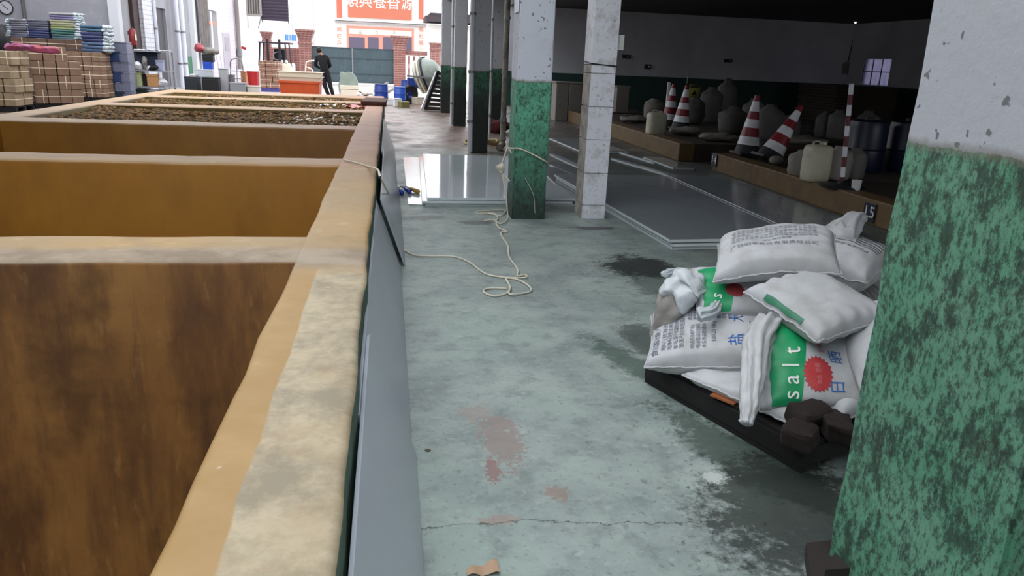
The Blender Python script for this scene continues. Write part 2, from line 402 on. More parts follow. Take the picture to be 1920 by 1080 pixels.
# tin roof over the left hall with an open skylight over the tanks
mb = MB()
ZR = 4.6
SX0, SX1, SY0, SY1 = -4.5, 1.1, -3.6, 6.0      # skylight over the near tanks
TX0, TX1, TY0, TY1 = -12.0, .4, 12.5, 25.5     # unseen roof opening added to light the far tanks and the carton loads
mb.bx(-14, SX0, -4, TY0, ZR, ZR+.1); mb.bx(SX1, 1.9, -4, 26, ZR, ZR+.1); mb.bx(SX0, SX1, SY1, TY0, ZR, ZR+.1); mb.bx(SX0, SX1, -4, SY0, ZR, ZR+.1)
mb.bx(-14, TX0, TY0, TY1, ZR, ZR+.1); mb.bx(TX1, SX1, TY0, TY1, ZR, ZR+.1); mb.bx(-14, SX1, TY1, 27, ZR, ZR+.1)
struct(mb.build('ceiling_left', M_wall))
mb = MB(); mb.bx(1.62, 1.9, -4, 23.4, ZC+.2, ZR); struct(mb.build('trim_2', M_wall))
mb = MB(); mb.bx(-14, 5.5, -4.2, -4, 0, ZR); mb.bx(5.5, 15, -4.2, -4, 2.9, ZR); mb.bx(15, XR+.2, -4.2, -4, 0, ZR); struct(mb.build('wall_front', M_wall))  # wide gap in this unseen wall added to let sky light into the shed
mb = MB(); mb.bx(-14.2, -14, -4, 27, 0, ZR); struct(mb.build('wall_left', M_wall))
# ------------------------------------------------------------------ the pickling tanks
tank = thing('pickling_tank', 'long row of sunken ochre cement pickling tanks beside the aisle', 'tank', (0, 0, 0))
def wob(x, y, z, a=.008):
    return V((nz((x*3, y*3.1, z*2+5))*a*1.5+nz((x*11, y*13, z*9))*a*.5, nz((x*3+9, y*3, z*2))*a, nz((x*4, y*2.3, z+30))*a*.7))
def wallblock(name, x0, x1, y0, y1, z0, z1, mt, nx, ny, nzz=4, parent=tank, r=.025):
    """cement wall: subdivided box with rounded worn top edges"""
    mb = MB(); b = mb.b
    bmesh.ops.create_cube(b, size=1)
    bmesh.ops.transform(b, matrix=Matrix.Translation(((x0+x1)/2, (y0+y1)/2, (z0+z1)/2)) @ Matrix.Diagonal((x1-x0, y1-y0, z1-z0, 1)), verts=b.verts[:])
    te = [e for e in b.edges if all(v.co.z > z1-1e-4 for v in e.verts)]
    bmesh.ops.bevel(b, geom=te, offset=r, segments=3, affect='EDGES', profile=.5)
    def cut(ax, n, lo, hi):
        for k in range(1, n):
            co = [0, 0, 0]; co[ax] = lo+(hi-lo)*k/n; no = [0, 0, 0]; no[ax] = 1
            bmesh.ops.bisect_plane(b, geom=b.verts[:]+b.edges[:]+b.faces[:], plane_co=co, plane_no=no)
    cut(0, nx, x0, x1); cut(1, ny, y0, y1)
    for v in b.verts: v.co += wob(*v.co)
    for f in b.faces: 
        c = f.calc_center_median(); n = f.normal
        f.material_index = 0
        if len(mt) > 1 and n.z < .5:
            f.material_index = mt[1](c, n)
    return mb.build(name, mt[0], parent, auto=50)
PM = [M_rim, M_pitA, M_pitB, M_pitC, M_outer]
def pick(c, n):
    if c.x > X1-.04 and n.x > .5 or c.y > YE-.1 and n.y > .5 or c.x < XL+.05: return 4
    y = c.y - (.25 if n.y > .5 else (-.25 if n.y < -.5 else 0))
    if n.y < -.5: y = c.y-.2
    if n.y > .5: y = c.y+.2
    return 1 if y < 3.6 else (2 if y < 10.2 else 3)
ZB = -2.0
bed = [(3.40, 3.88), (6.56, 7.02), (9.88, 10.42), (13.05, 13.6), (15.6, 16.15), (17.55, YE)]
wallblock('side_wall', X0, X1, YN, YE, ZB, ZT, (PM, pick), 3, 130)
wallblock('side_wall', XL, XLI, YN, YE, ZB, ZT, (PM, pick), 2, 60)
for i, (a, b_) in enumerate(bed): wallblock('cross_wall', XLI-.03, X0+.03, a, b_, ZB, ZT-.002, (PM, pick), 34, 3)
wallblock('cross_wall', XLI-.03, X0+.03, YN, YN+.4, ZB, ZT-.002, (PM, pick), 10, 2)
mb = MB(); mb.bx(XL, X1, YN, YE, ZB-.1, ZB); mb.build('tank_bottom', M_pitA, tank)
# pickled produce heaps in the three far pits
def lumps(name, y0, y1, zf, cols, n, seed, label, wetx=-1.6):
    rnd = random.Random(seed); mb = MB()
    x0, x1 = XLI+.01, X0-.01
    def hz(x, y): return zf+.05*nz((x*1.5, y*1.5, seed))+.02*nz((x*6, y*6, seed))
    nx, ny = 60, 30
    mb.grid(lambda u, v: V((x0+(x1-x0)*u, y0+(y1-y0)*v, hz(x0+(x1-x0)*u, y0+(y1-y0)*v)-.02)), nx, ny)
    base = bmesh.new(); bmesh.ops.create_icosphere(base, subdivisions=1, radius=1)
    bv = [v.co.copy() for v in base.verts]; bf = [[v.index for v in f.verts] for f in base.faces]; base.free()
    verts = []; faces = []; mi = []
    for v in mb.b.verts: verts.append(tuple(v.co))
    mb.b.verts.index_update()
    for f in mb.b.faces: faces.append([v.index for v in f.verts]); mi.append(0)
    mb.b.free()
    for k in range(n):
        x = rnd.uniform(x0+.03, x1-.03); y = rnd.uniform(y0+.03, y1-.03)
        r = rnd.uniform(.022, .038); sx, sy, sz = rnd.uniform(.8, 1.4), rnd.uniform(.8, 1.3), rnd.uniform(.6, 1)
        z = hz(x, y)+rnd.uniform(-.01, .02); o = len(verts); a = rnd.uniform(0, 6.3); ca, sa = math.cos(a), math.sin(a)
        for c in bv:
            X, Y = c.x*sx*r, c.y*sy*r; verts.append((x+X*ca-Y*sa, y+X*sa+Y*ca, z+c.z*sz*r))
        m_ = rnd.choice((0, 0, 1, 1, 2))
        if x > wetx and rnd.random() < .12: m_ = 3
        for f in bf: faces.append([i+o for i in f]); mi.append(m_)
    me = bpy.data.meshes.new(name); me.from_pydata(verts, [], faces)
    for c in cols: me.materials.append(c)
    me.polygons.foreach_set('material_index', mi)
    o = bpy.data.objects.new(name, me); COL.objects.link(o)
    tag(o, label, 'pickles', None, 'stuff'); return o
MP = [mat('brown_pickle', '#5d3f1d', .7, spec=.2), mat('tan_pickle', '#8a6636', .7, spec=.2), mat('olive_pickle', '#4c421c', .7, spec=.2), mat('glistening_pickle', '#b8a68c', .12, spec=1)]
lumps('pickled_vegetables', 10.42, 13.05, .515, MP, 7000, 1, 'brown pickled vegetables heaped in the nearest filled tank')
lumps('pickled_vegetables', 13.6, 15.6, .525, MP, 4500, 2, 'brown pickled vegetables in the middle filled tank, red film at its corner')
lumps('pickled_vegetables', 16.15, 17.55, .53, MP, 2600, 3, 'pale brown pickled vegetables in the farthest filled tank')
mb = MB()
a = G(655, 194, .53); bb = G(692, 194, .53)
mb.grid(lambda u, v: V((a.x+(X0-.02-a.x)*u, 14.75+.8*v, (.56)+.02*nz((u*5, v*4, 3))+.02*math.sin(9*u+5*v))), 14, 8)
tag(mb.build('plastic_film', M_redp, smooth=True), 'red plastic film lying on the pickles at the tank corner', 'plastic film')
mb = MB(); mb.grid(lambda u, v: V((-1.3+.3*u, 15.1+.3*v, (.56)+.02*nz((u*5, v*4, 8))+.02*math.sin(7*u+5*v))), 12, 6)
tag(mb.build('plastic_film', mat('pale_film', '#cfd6dd', .2), smooth=True), 'pale plastic film lying on the pickles beside the red film', 'plastic film')
# rusty board across the tank wall
a = G(690, 193, .62); b_ = G(716, 182, .62)
mb = MB(); mb.box((X0+.16, 15.6, ZT+.05), (.46, 1.5, .05), RZ(-.03), .006)
mb.box((X0+.16, 14.87, ZT+.035), (.46, .03, .09), RZ(-.03))
tag(mb.build('board', M_brown), 'rust brown board lying across the far end of the tank wall', 'board')
# ------------------------------------------------------------------ pillars
def pillar(name, label, x0, x1, y0, y1, mt, h=ZC, seed=1):
    mb = MB(); b = mb.b; mb.bx(x0, x1, y0, y1, 0, h)
    bmesh.ops.bevel(b, geom=[e for e in b.edges if abs(e.verts[0].co.z-e.verts[1].co.z) > 1], offset=.012, segments=2, affect='EDGES')
    n = 60
    for k in range(1, n): bmesh.ops.bisect_plane(b, geom=b.verts[:]+b.edges[:]+b.faces[:], plane_co=(0, 0, h*k/n), plane_no=(0, 0, 1))
    for v in b.verts:
        if 0.01 < v.co.z < h-.01: v.co += V((nz((seed, v.co.y*3, v.co.z*5)), nz((v.co.x*3, seed, v.co.z*5)), 0))*.009
    o = mb.build(name, mt, auto=50); return tag(o, label, 'pillar')
pillar('pillar', 'large near pillar at the right edge, white above mouldy green paint', 1.365, 1.80, 1.235, 1.84, M_p0, seed=3)
a = GY(960, 412, 7.22); b_ = GY(1022, 412, 7.22)
P1X0, P1X1, P1Y = a.x, b_.x, G(990, 411, 0).y
pillar('pillar', 'square pillar with bright green lower half and rope tied to it', P1X0, P1X1, P1Y, P1Y+.36, M_p1, seed=5)
Y2 = G(1110, 411, 0).y; a = GY(1090, 411, Y2); b_ = GY(1133, 411, Y2); P2X0, P2X1 = a.x, b_.x
tc = thing('tiled_column', 'narrow column clad in dirty white tiles beside the grey sheets', 'column', ((P2X0+P2X1)/2, Y2+.15, 0))
M_tile = mat('dirty_white_tile', '#d3d6de', .45, [('#a7a6a2', 9, .5, .68, .7), ('#5c5b58', 38, .6, .68, .6)], world=True)
M_tilet = mat('grimy_tile', '#9c958c', .6, [('#5c554c', 9, .45, .62, .7)], world=True)
wC = (P2X1-P2X0)
mb = MB(); mb.bx(-wC/2+.012, wC/2-.012, -.15+.012, .15-.012, 0, ZC); mb.build('core', M_tilet, tc)
zs = [0] + [GY(1105, y, Y2).z for y in (385, 325, 262, 200, 137)]
zs += [zs[-1]+.08]
tl = []
for k in range(len(zs)-1):
    for side in range(4):
        mb = MB(); z0, z1 = zs[k]+.003, zs[k+1]-.003
        if side == 0: mb.bx(-wC/2, wC/2, -.15, -.138, z0, z1, .002)
        if side == 1: mb.bx(-wC/2-.001, -wC/2+.012, -.137, .15, z0, z1, .002)
        if side == 2: mb.bx(wC/2-.012, wC/2+.001, -.137, .15, z0, z1, .002)
        if side == 3: continue
        mb.build('tile', M_tile if side != 1 else M_tilet, tc)
mb = MB(); mb.bx(-wC/2-.001, wC/2+.001, -.152, .15, zs[-1]+.004, ZC); mb.build('plaster', M_tile, tc)
mb = MB(); zz = zs[-1]+.01
mb.tube([(-wC/2-.006, -.155, zz), (wC/2+.006, -.155, zz-.02), (wC/2+.006, .155, zz), (-wC/2-.006, .155, zz+.02), (-wC/2-.006, -.155, zz)], .006, 6, smooth=1); mb.build('wire_tie', M_dark, tc)
def pil_px(label, xl, xs, xr, yb, mt, d, seed):
    Y = G((xs+xr)/2, yb, 0).y; a = GY(xs, yb, Y).x; b = GY(xr, yb, Y).x
    pillar('pillar', label, a, b, Y, Y+d, mt, seed=seed); return a, b, Y
p3 = pil_px('dark-based pillar with a white drainpipe on its left side', 878, 883, 914, 287, M_p3, .4, 7)
p4 = pil_px('pillar with dark green base standing beyond the drainpipe pillar', 845, 850, 873, 237, M_p3, .4, 8)
p5 = pil_px('farthest pillar of the row, beside the leaning black rack', 824, 827, 846, 212, M_p3, .4, 9)
p6 = pil_px('narrow dim pillar inside the shed between the pipe and the green pillar', 915, 917, 941, 238, M_p3, .4, 10)
# pipes
def pipe(px, pyb, r, mt, label, dy=0, top=3.3, col=None, foot=False, Y=None):
    g = G(px, pyb, 0) if Y is None else GY(px, pyb, Y)
    t = thing('drainpipe', label, 'pipe', (g.x, g.y+dy, 0))
    mb = MB(); mb.cyl((0, 0, 0.02 if not foot else .1), (0, 0, top), r, n=14); mb.build('pipe', mt, t, auto=50)
    for z in (.5, 1.3, 2.2):
        mb = MB(); mb.cyl((0, 0, z), (0, 0, z+.05), r*1.25, n=14); mb.build('clamp', M_steel, t, auto=50)
    if foot:
        mb = MB(); mb.tube([(0, 0, .2), (0, 0, .1), (-.05, -.1, .06), (-.1, -.3, .06)], r*1.2, 12, smooth=4); mb.build('elbow', M_pipeg, t, smooth=True)
    return t
pipe(880, 286, .045, M_pipe, 'thick white drainpipe fixed to the dark-based pillar', -.05)
pipe(845.5, 236, .03, M_pipe, 'slim white pipe on the left edge of the dark green based pillar', -.05)
pipe(917, 270, .022, M_pipe, 'thin pipe on the right edge of the dark-based pillar', 0)
pipe(942, 280, .05, M_pipeg, 'grimy cream pipe with elbow foot left of the green pillar', 0, foot=True)
# paper notice on the green pillar
a = GX(962, 12, P1X0-.002); b_ = GX(972, 58, P1X0-.002)
mb = MB(); mb.bx(P1X0-.014, P1X0-.008, P1Y+.03, P1Y+.27, 1.95, 2.25)
tag(mb.build('notice', mat('white_paper', '#eef0ff', .6)), 'white paper notice on the left side of the green pillar', 'notice')
a = GY(1166, 80, Y2+.05)
mb = MB(); mb.box((P2X1+.04, Y2+.05, a.z), (.07, .02, .14), None, .004)
tag(mb.build('switch_plate', mat('cream_plate', '#c9ccc6', .5)), 'small pale plate sticking out of the tiled column', 'plate')
# ------------------------------------------------------------------ plastic sheets leaning on the tank wall
def lean(y0, y1, label, xb=.085, w=.52, off=0, mt=M_pvcn, th=.012):
    t = Matrix.Rotation(0, 3, 'Z')
    mb = MB()
    p0 = V((xb+off, 0, 0.004)); p1 = V((X1+.012+off, 0, .505))
    d = (p1-p0); n = V((d.z, 0, -d.x)).normalized()*th
    mb.poly([(p0.x, y0, p0.z), (p1.x, y0, p1.z), (p1.x, y1, p1.z), (p0.x, y1, p0.z)], th, n.normalized())
    bmesh.ops.bevel(mb.b, geom=mb.b.edges[:], offset=.002, segments=1, affect='EDGES')
    return tag(mb.build('plastic_sheet', mt), label, 'plastic sheet', 'plastic sheets leaning on the tank wall')
lean(.7, 2.66, 'nearest grey white plastic sheet leaning on the tank wall')
lean(2.0, 5.42, 'long plastic sheet leaning on the tank wall behind the nearest sheet', off=-.014)
lean(5.47, 8.6, 'plastic sheet with a dark end edge leaning on the tank wall beside the rope', off=.02)
lean(8.4, 13.0, 'farthest plastic sheet leaning on the tank wall', off=.0)
# ------------------------------------------------------------------ stacked sheets on the floor
def sheet(corners, z, th, label, mt=M_pvc, group='plastic sheets stacked on the floor', rim=True):
    cs = [V((c[0], c[1], z)) for c in corners]
    mb = MB(); mb.poly(cs, th)
    bmesh.ops.recalc_face_normals(mb.b, faces=mb.b.faces[:])
    for f in mb.b.faces: f.material_index = 0 if abs(f.normal.z) > .9 else 1
    bmesh.ops.bevel(mb.b, geom=mb.b.edges[:], offset=.003, segments=2, affect='EDGES')
    return tag(mb.build('plastic_sheet', [mt, M_edge]), label, 'plastic sheet', group)
def stackS(c, n, labs, th=.026, jit=.02, mt=M_pvc, seed=0, z=.0, gap=.004, grp='plastic sheets stacked on the floor'):
    rnd = random.Random(seed)
    for k in range(n):
        dx, dy = rnd.uniform(-jit, jit), rnd.uniform(-jit, jit)
        if k == 0: dx = dy = 0
        sheet([(p[0]+dx, p[1]+dy) for p in c], z, th, labs[k], mt, grp); z += th+gap
    return z
LS = [G(797, 386, 0), G(1077, 387, 0), G(955, 296, 0), G(793, 292, 0)]
br = (LS[1].x, LS[1].y); 
stackS([(LS[0].x, LS[0].y), br, (br[0]-.12, 11.6), (LS[0].x+.12, 11.75)], 3, ['bottom sheet of the pale stack by the green pillar', 'middle sheet of the pale stack by the green pillar', 'glossy top sheet of the pale stack by the green pillar'], seed=2, mt=M_pvcl, jit=.035)
sheet([(.20, 7.95), (.6, 7.9), (.52, 11.95), (.22, 11.9)], .0, -.0 or .008, 'thin pale sheet sticking out left from under the stack near the blue gloves')
z0 = .03
RS = [(2.41, 5.97), (4.15, 6.12), (4.0, 9.8), (2.20, 9.75)]
stackS(RS, 3, ['bottom sheet of the big grey stack right of the tiled column', 'middle sheet of the big grey stack right of the tiled column', 'top sheet of the big grey stack right of the tiled column'], seed=4, jit=.035, th=.03, mt=M_pvcg)
sheet([(3.7, 6.3), (4.55, 6.5), (4.62, 9.6), (3.75, 9.9)], .03*3+.012, .012, 'thin grey sheet lying across the right side of the big stack', M_pvcd)
sheet([(2.05, 8.3), (2.3, 8.1), (2.6, 10.9), (2.2, 11.0)], .0, .03, 'narrow sheet wedged between the two stacks behind the tiled column', M_pvcd)
for i, (a, b_, w, lb) in enumerate([((1145, 300), (1268, 336), .10, 'long pale strip slanting behind the big grey stack'), ((1160, 288), (1225, 308), .05, 'thin pale strip lying farther back in the shed aisle'),
        ((1205, 297), (1262, 318), .35, 'short grey panel lying flat in the shed aisle'), ((1030, 292), (1085, 318), .12, 'pale strip seen between green pillar and tiled column'), ((1030, 312), (1080, 334), .3, 'grey panel on the floor between green pillar and tiled column'), ((1030, 262), (1090, 287), .9, 'wide dull panel lying far back between the two columns')]):
    p, q = G(a[0], a[1], 0), G(b_[0], b_[1], 0); d = (q-p).normalized(); n = V((-d.y, d.x, 0))*w
    if n.x < 0: n = -n
    sheet([p, q, q+n, p+n], .0+.001*i, .03, lb, M_pvcd if w > .2 else M_pvc, 'loose sheets and strips behind the stacks')
# ------------------------------------------------------------------ shed: low tank curbs
M_curb = mat('ochre_curb', '#66502f', .6, [('#4b3a25', 2.5, .45, .65, .7), ('#7c633c', 6, .5, .7, .5)], bump=(12, .3), world=True)
M_curbd = mat('dark_curb_end', '#3c3129', .8, [('#2b231e', 4, .45, .65, .7)], world=True)
def curb(name, label, x0, y0, y1, x1, z=.27):
    t = thing(name, label, 'curb', (0, 0, 0))
    mb = MB(); mb.bx(x0, x0+.28, y0, y1, 0, z, .015); mb.build('side_wall', M_curb, t)
    mb = MB(); mb.bx(x0+.281, x1, y0, y0+.28, 0, z, .015); mb.build('end_wall', M_curbd, t)
    mb = MB(); mb.bx(x0+.281, x1, y1-.28, y1, 0, z, .015); mb.build('end_wall', M_curbd, t)
    mb = MB(); mb.bx(x0+.281, x1, y0+.281, y1-.281, 0, z-.03); mb.build('cover', M_curbd, t)
curb('tank_curb', 'near low ochre tank curb with number plates in the dark shed', 5.03, 2.5, 11.2, 9.5)
curb('tank_curb', 'farther low ochre tank curb across the aisle gap in the dark shed', 4.86, 12.2, 20.5, 9.5, .30)
def plaque(px, py, txt, label, X, sc=.09):
    g = GX(px, py, X-.012)
    t = thing('number_plate', label, 'number plate', g)
    mb = MB(); mb.box((0, 0, 0), (.012, .2, .2), None, .003); mb.build('plate', mat('navy_plate', '#1d2438', .4), t)
    mb = MB(); add_text(mb, txt, .17, lambda x, y: V((-.0075, -x*1.2, y))); mb.build('numeral', M_wink, t)
plaque(1339, 300, '14', 'small dark number plate reading 14 on the curb corner', 5.03)
plaque(1630, 398, '15', 'small dark number plate reading 15 above the tied salt bag', 5.03)
# cones
def cone(label, base, tip, z, hgt=.9, lean_=(0, 0), red='#80202a'):
    g = G(base[0], base[1], z)
    t = thing('traffic_cone', label, 'cone', (g.x+.15, g.y, z), 0, 'traffic cones in the dark shed')
    t.rotation_euler = (lean_[0], lean_[1], 0)
    R0, R1 = .165, .03; h0 = .16
    mb = MB(); mb.box((0, 0, .02), (.40, .40, .04), None, .008); mb.lathe([(.19, .04), (.175, .1), (R0, h0), (.0, h0)], n=20); mb.build('base', M_dark, t, auto=40)
    mw = mat('cone_white', '#dcdde2', .35, [('#b0b0b0', 9, .5, .7, .4)]); mr = mat('cone_red', red, .4)
    n = 6; edges = [h0, h0+.12, h0+.26, h0+.37, h0+.51, h0+.66, hgt]
    edges = [h0, h0+.125, h0+.26, h0+.385, h0+.50, h0+.65, hgt]
    for k in range(6):
        za, zb = edges[k], edges[k+1]; ra = R0+(R1-R0)*(za-h0)/(hgt-h0); rb = R0+(R1-R0)*(zb-h0)/(hgt-h0)
        mb = MB(); mb.lathe([(ra, za), (rb, zb)] + ([(rb*.5, zb), (0, zb-.01)] if k == 5 else []), n=20)
        mb.build('band', mw if k % 2 == 0 else mr, t, smooth=(k < 5), auto=None)
    return t
cone('upright traffic cone left of the tilted one, on the near curb', (1382, 290), None, .272, .9, (0, .06))
cone('strongly tilted traffic cone leaning to the right on the near curb', (1420, 302), None, .272, .9, (0, .48))
cone('traffic cone with a wire on its tip at the end of the far curb', (1262, 243), None, .302, .9, (0, .06))
cone('rearmost traffic cone standing beside a white post on the far curb', (1240, 238), None, .302, .9, (0, .04))
g = G(1262, 243, .302); mb = MB(); mb.cyl((g.x+.2, g.y, 1.23), (g.x+.2, g.y, 1.45), .008, n=6)
tag(mb.build('wire', M_steel), 'thin wire standing up out of a cone tip', 'wire')
g = G(1256, 232, .27); mb = MB(); mb.box((g.x, g.y+.3, .75), (.07, .05, .9), None, .004); tag(mb.build('post', M_wht), 'slim white post standing right behind the rearmost cone', 'post')
# banded pole
b0 = G(1578, 350, .27); tp = GY(1597, 157, b0.y)
t = thing('barrier_pole', 'red and white banded pole on a dark round foot beside the jerrycan', 'pole', b0)
mb = MB(); mb.lathe([(0, .07), (.04, .07), (.06, .04), (.24, .02), (.26, 0.0), (0, 0)], n=28); mb.build('foot', M_dark, t, auto=40)
dd = tp-b0; dd.x -= 0; n = 10
for k in range(n):
    p, q = dd*(k/n), dd*((k+1)/n)
    mb = MB(); mb.cyl(p+V((0, 0, .03 if k == 0 else 0)), q, .027, n=12); mb.build('band', mat('pole_white', '#cfd0d6', .4) if k % 2 else mat('pole_red', '#5e2530', .5), t, auto=40)
# jerrycans / plastic drums
def jerry(g, w, d, h, label, mt, rz=0, group=None):
    t = thing('jerrycan', label, 'jerrycan', g, rz, group)
    mb = MB(); b = mb.b
    def ring(z, s): return [(s*w/2*math.copysign(abs(math.cos(a))**.5, math.cos(a)), s*d/2*math.copysign(abs(math.sin(a))**.5, math.sin(a)), z) for a in [2*math.pi*k/24 for k in range(24)]]
    prof = [(0, .9), (.02, .97), (.08, 1), (h*.3, 1), (h*.32, .985), (h*.35, 1), (h*.62, 1), (h*.64, .985), (h*.67, 1), (h*.85, .99), (h*.93, .93), (h*.98, .8), (h, .5)]
    rs = [[b.verts.new(p) for p in ring(z, s)] for z, s in prof]
    for i in range(len(rs)-1):
        for k in range(24): b.faces.new((rs[i][k], rs[i][(k+1) % 24], rs[i+1][(k+1) % 24], rs[i+1][k]))
    b.faces.new(rs[-1]); b.faces.new(rs[0][::-1]); mb.build('body', mt, t, auto=50)
    mb = MB(); mb.cyl((w*.2, 0, h-.005), (w*.2, 0, h+.03), w*.12, n=14); mb.build('cap', mt, t, auto=50)
    mb = MB(); mb.tube([(-w*.28, 0, h-.02), (-w*.25, 0, h+.03), (0, 0, h+.035), (w*.03, 0, h-.01)], w*.035, 8); mb.build('handle', mt, t, smooth=True)
    return t
M_jer = mat('cloudy_plastic', '#b9b6a2', .5, [('#9d9a88', 5, .45, .65, .6), ('#d0cdbb', 30, .58, .7, .4)])
jerry(G(1526, 338, .27), .31, .26, .43, 'cloudy white jerrycan at the curb edge, largest and nearest', M_jer, .1)
def sack(g, w, h, label, mt=M_sackd, seed=0, group='dim sacks in the shed', lie=False):
    """tied upright sack: bulging body with gathered crumpled top"""
    mb = MB(); sd = seed*7.3
    def fn(u, v):
        a = u*2*math.pi
        r = w/2*(1-abs(2*v-.95)**4*.35)*(1 if v < .82 else max(.25, 1-(v-.82)*4.2+(v-.93 > 0)*(v-.93)*6))
        if v <= 0: r = 0.01
        r *= 1+.10*nz((math.cos(a)*1.5, math.sin(a)*1.5, v*2+sd))+(.06+.1*v)*nz((math.cos(a)*4, math.sin(a)*4, v*5+sd))
        z = h*v + .04*nz((math.cos(a)*2, math.sin(a)*2, sd))*v
        if lie: z = h*min(v*1.3, 1)
        return V((r*math.cos(a), r*math.sin(a)*.8, max(0, z)))
    mb.grid(fn, 22, 16, closeu=True)
    top = [v for v in mb.b.verts if len(v.link_edges) == 3]
    bmesh.ops.holes_fill(mb.b, edges=[e for e in mb.b.edges if e.is_boundary], sides=40)
    o = mb.build('sack', mt, smooth=True, loc=g); tag(o, label, 'sack', group); return o
M_dim = mat('dusty_sack', '#8c8780', .7, [('#77726b', 5, .45, .65, .6)], bump=(40, .3)); M_dim2 = mat('grey_sack', '#605e5b', .7, [('#5d5b58', 5, .45, .65, .6)], bump=(40, .3))
SK = [(1500, 322, .34, .34, 'squat sack touching the left side of the nearest jerrycan', 0, .24, 8.9), (1568, 325, .34, .42, 'pale sack right behind the nearest jerrycan', 0, .24, 8.6), (1598, 330, .3, .40, 'dim sack right of the banded pole', 1, .24, 8.7),
      (1358, 226, .55, .7, 'bulky grey sack left of the upright cone', 1, .27, None), (1410, 262, .42, .52, 'sack standing directly between the two near cones', 0, .0, 11.75), (1440, 250, .5, .7, 'tall dim sack behind the tilted cone', 1, .24, 13.2),
      (1300, 226, .5, .62, 'sack under the yellow sign', 1, .27, 17), (1330, 222, .55, .85, 'sack with a folded mouth right of the yellow sign', 1, .27, 17.5), (1360, 205, .5, 1.05, 'tallest sack near the shed wall', 1, .27, 18.5),
      (1372, 240, .6, .55, 'low wide sack behind the upright cone', 1, .27, 14.5), (1225, 218, .5, .5, 'pale sack left of the rearmost cone', 0, .27, 18.5), (1410, 238, .5, .75, 'sack behind the gap between the near cones', 1, .24, 14.8),
      (1470, 242, .6, .5, 'low dim sack right of the tilted cone', 1, .24, 13.5), (1548, 232, .4, .55, 'upright grey sack behind the banded pole', 1, .24, 14.5), (1570, 236, .4, .6, 'second upright grey sack behind the banded pole', 1, .24, 14.2), (1625, 238, .5, .6, 'sack in the darkest corner near the right pillar', 1, .24, 14)]
for i, (px, py, w, h, lb, k, z, Y) in enumerate(SK):
    g = G(px, py, z) if Y is None else V((GY(px, py, Y).x, Y, z))
    sack((g.x, g.y, z+.0), w, h, lb, (M_dim, M_dim2)[k], i)
g = G(1238, 250, .302); jerry((g.x-.1, g.y, .272), .36, .3, .42, 'pale bucket-like jerrycan left of the far cones', M_jer, 0)
# flat litter bags in the shed
for i, (px, py, w, d, lb) in enumerate([(1285, 250, .7, .3, 'crumpled white film bag at the end of the far curb'), (1350, 262, .8, .4, 'flattened pale bag lying on the low tank cover'), (1500, 268, 1.1, .5, 'wide flat bag lying behind the jerrycan'), (1454, 305, .22, .12, 'small white wad lying on the near curb'), (1190, 228, .7, .4, 'heap of pale litter bags at the left of the far tank')]):
    g = G(px, py, .3); mb = MB()
    mb.sph((0, 0, 0), 1, (w/2, d/2, .07), 20)
    for v in mb.b.verts: v.co += V((nz(v.co*9+V((i, 0, 0))), nz(v.co*8), nz(v.co*7+V((0, i, 4)))))*.05
    tag(mb.build('plastic_bag', M_dim, smooth=True, loc=(g.x, g.y, .33 if g.y < 12 else .35)), lb, 'plastic bag', 'litter bags in the shed')
g = G(1604, 356, .27); mb = MB(); mb.lathe([(0, 0), (.045, 0), (.055, .11), (.05, .112), (.042, .01), (0, .01)], n=20)
tag(mb.build('cup', mat('white_cup', '#c9c9cc', .4), auto=40, loc=(g.x, g.y, .27)), 'small white cup standing at the foot of the banded pole', 'cup')
for (px, pyb, lb) in [(1618, 300, 'dark blue barrel between banded pole and near pillar'), (1690, 320, 'dark blue barrel half hidden behind the near pillar')]:
    g = V((GY(px, pyb, 9.6).x, 9.6, .24)); t = thing('barrel', lb, 'barrel', g)
    mb = MB(); mb.lathe([(0, 0), (.24, 0), (.26, .03), (.26, .3), (.27, .31), (.26, .33), (.26, .6), (.24, .68), (.2, .7), (0, .7)], n=28); mb.build('body', mat('navy_plastic', '#0b1530', .4), t, auto=35)
    mb = MB(); mb.lathe([(0, .74), (.06, .74), (.06, .7)], n=16); mb.build('bung', M_dark, t, auto=35)
# yellow sign
g = GY(1301, 178, 18); t = thing('warning_sign', 'yellow warning sign standing above the sacks by the shed wall', 'sign', (g.x, 18, 0))
mb = MB(); mb.box((0, 0, g.z), (.28, .02, .48), Matrix.Rotation(.05, 3, 'Y'), .004); mb.build('board', mat('yellow_sign', '#a39a3c', .5), t)
mb = MB(); mb.box((0.01, -.012, g.z+.2), (.25, .004, .07)); mb.poly([(-.07, -.013, g.z-.0), (.07, -.013, g.z), (0, -.013, g.z+.12)]); 
for k in range(2): add_text(mb, ('小心', '地滑')[k], .1, lambda x, y: V((x, -.0135, g.z-.07-.1*k+y)))
mb.build('print', M_dark, t)
mb = MB(); mb.cyl((0, .02, 0), (0, .02, g.z-.2), .015, n=8); mb.build('post', M_steel, t)
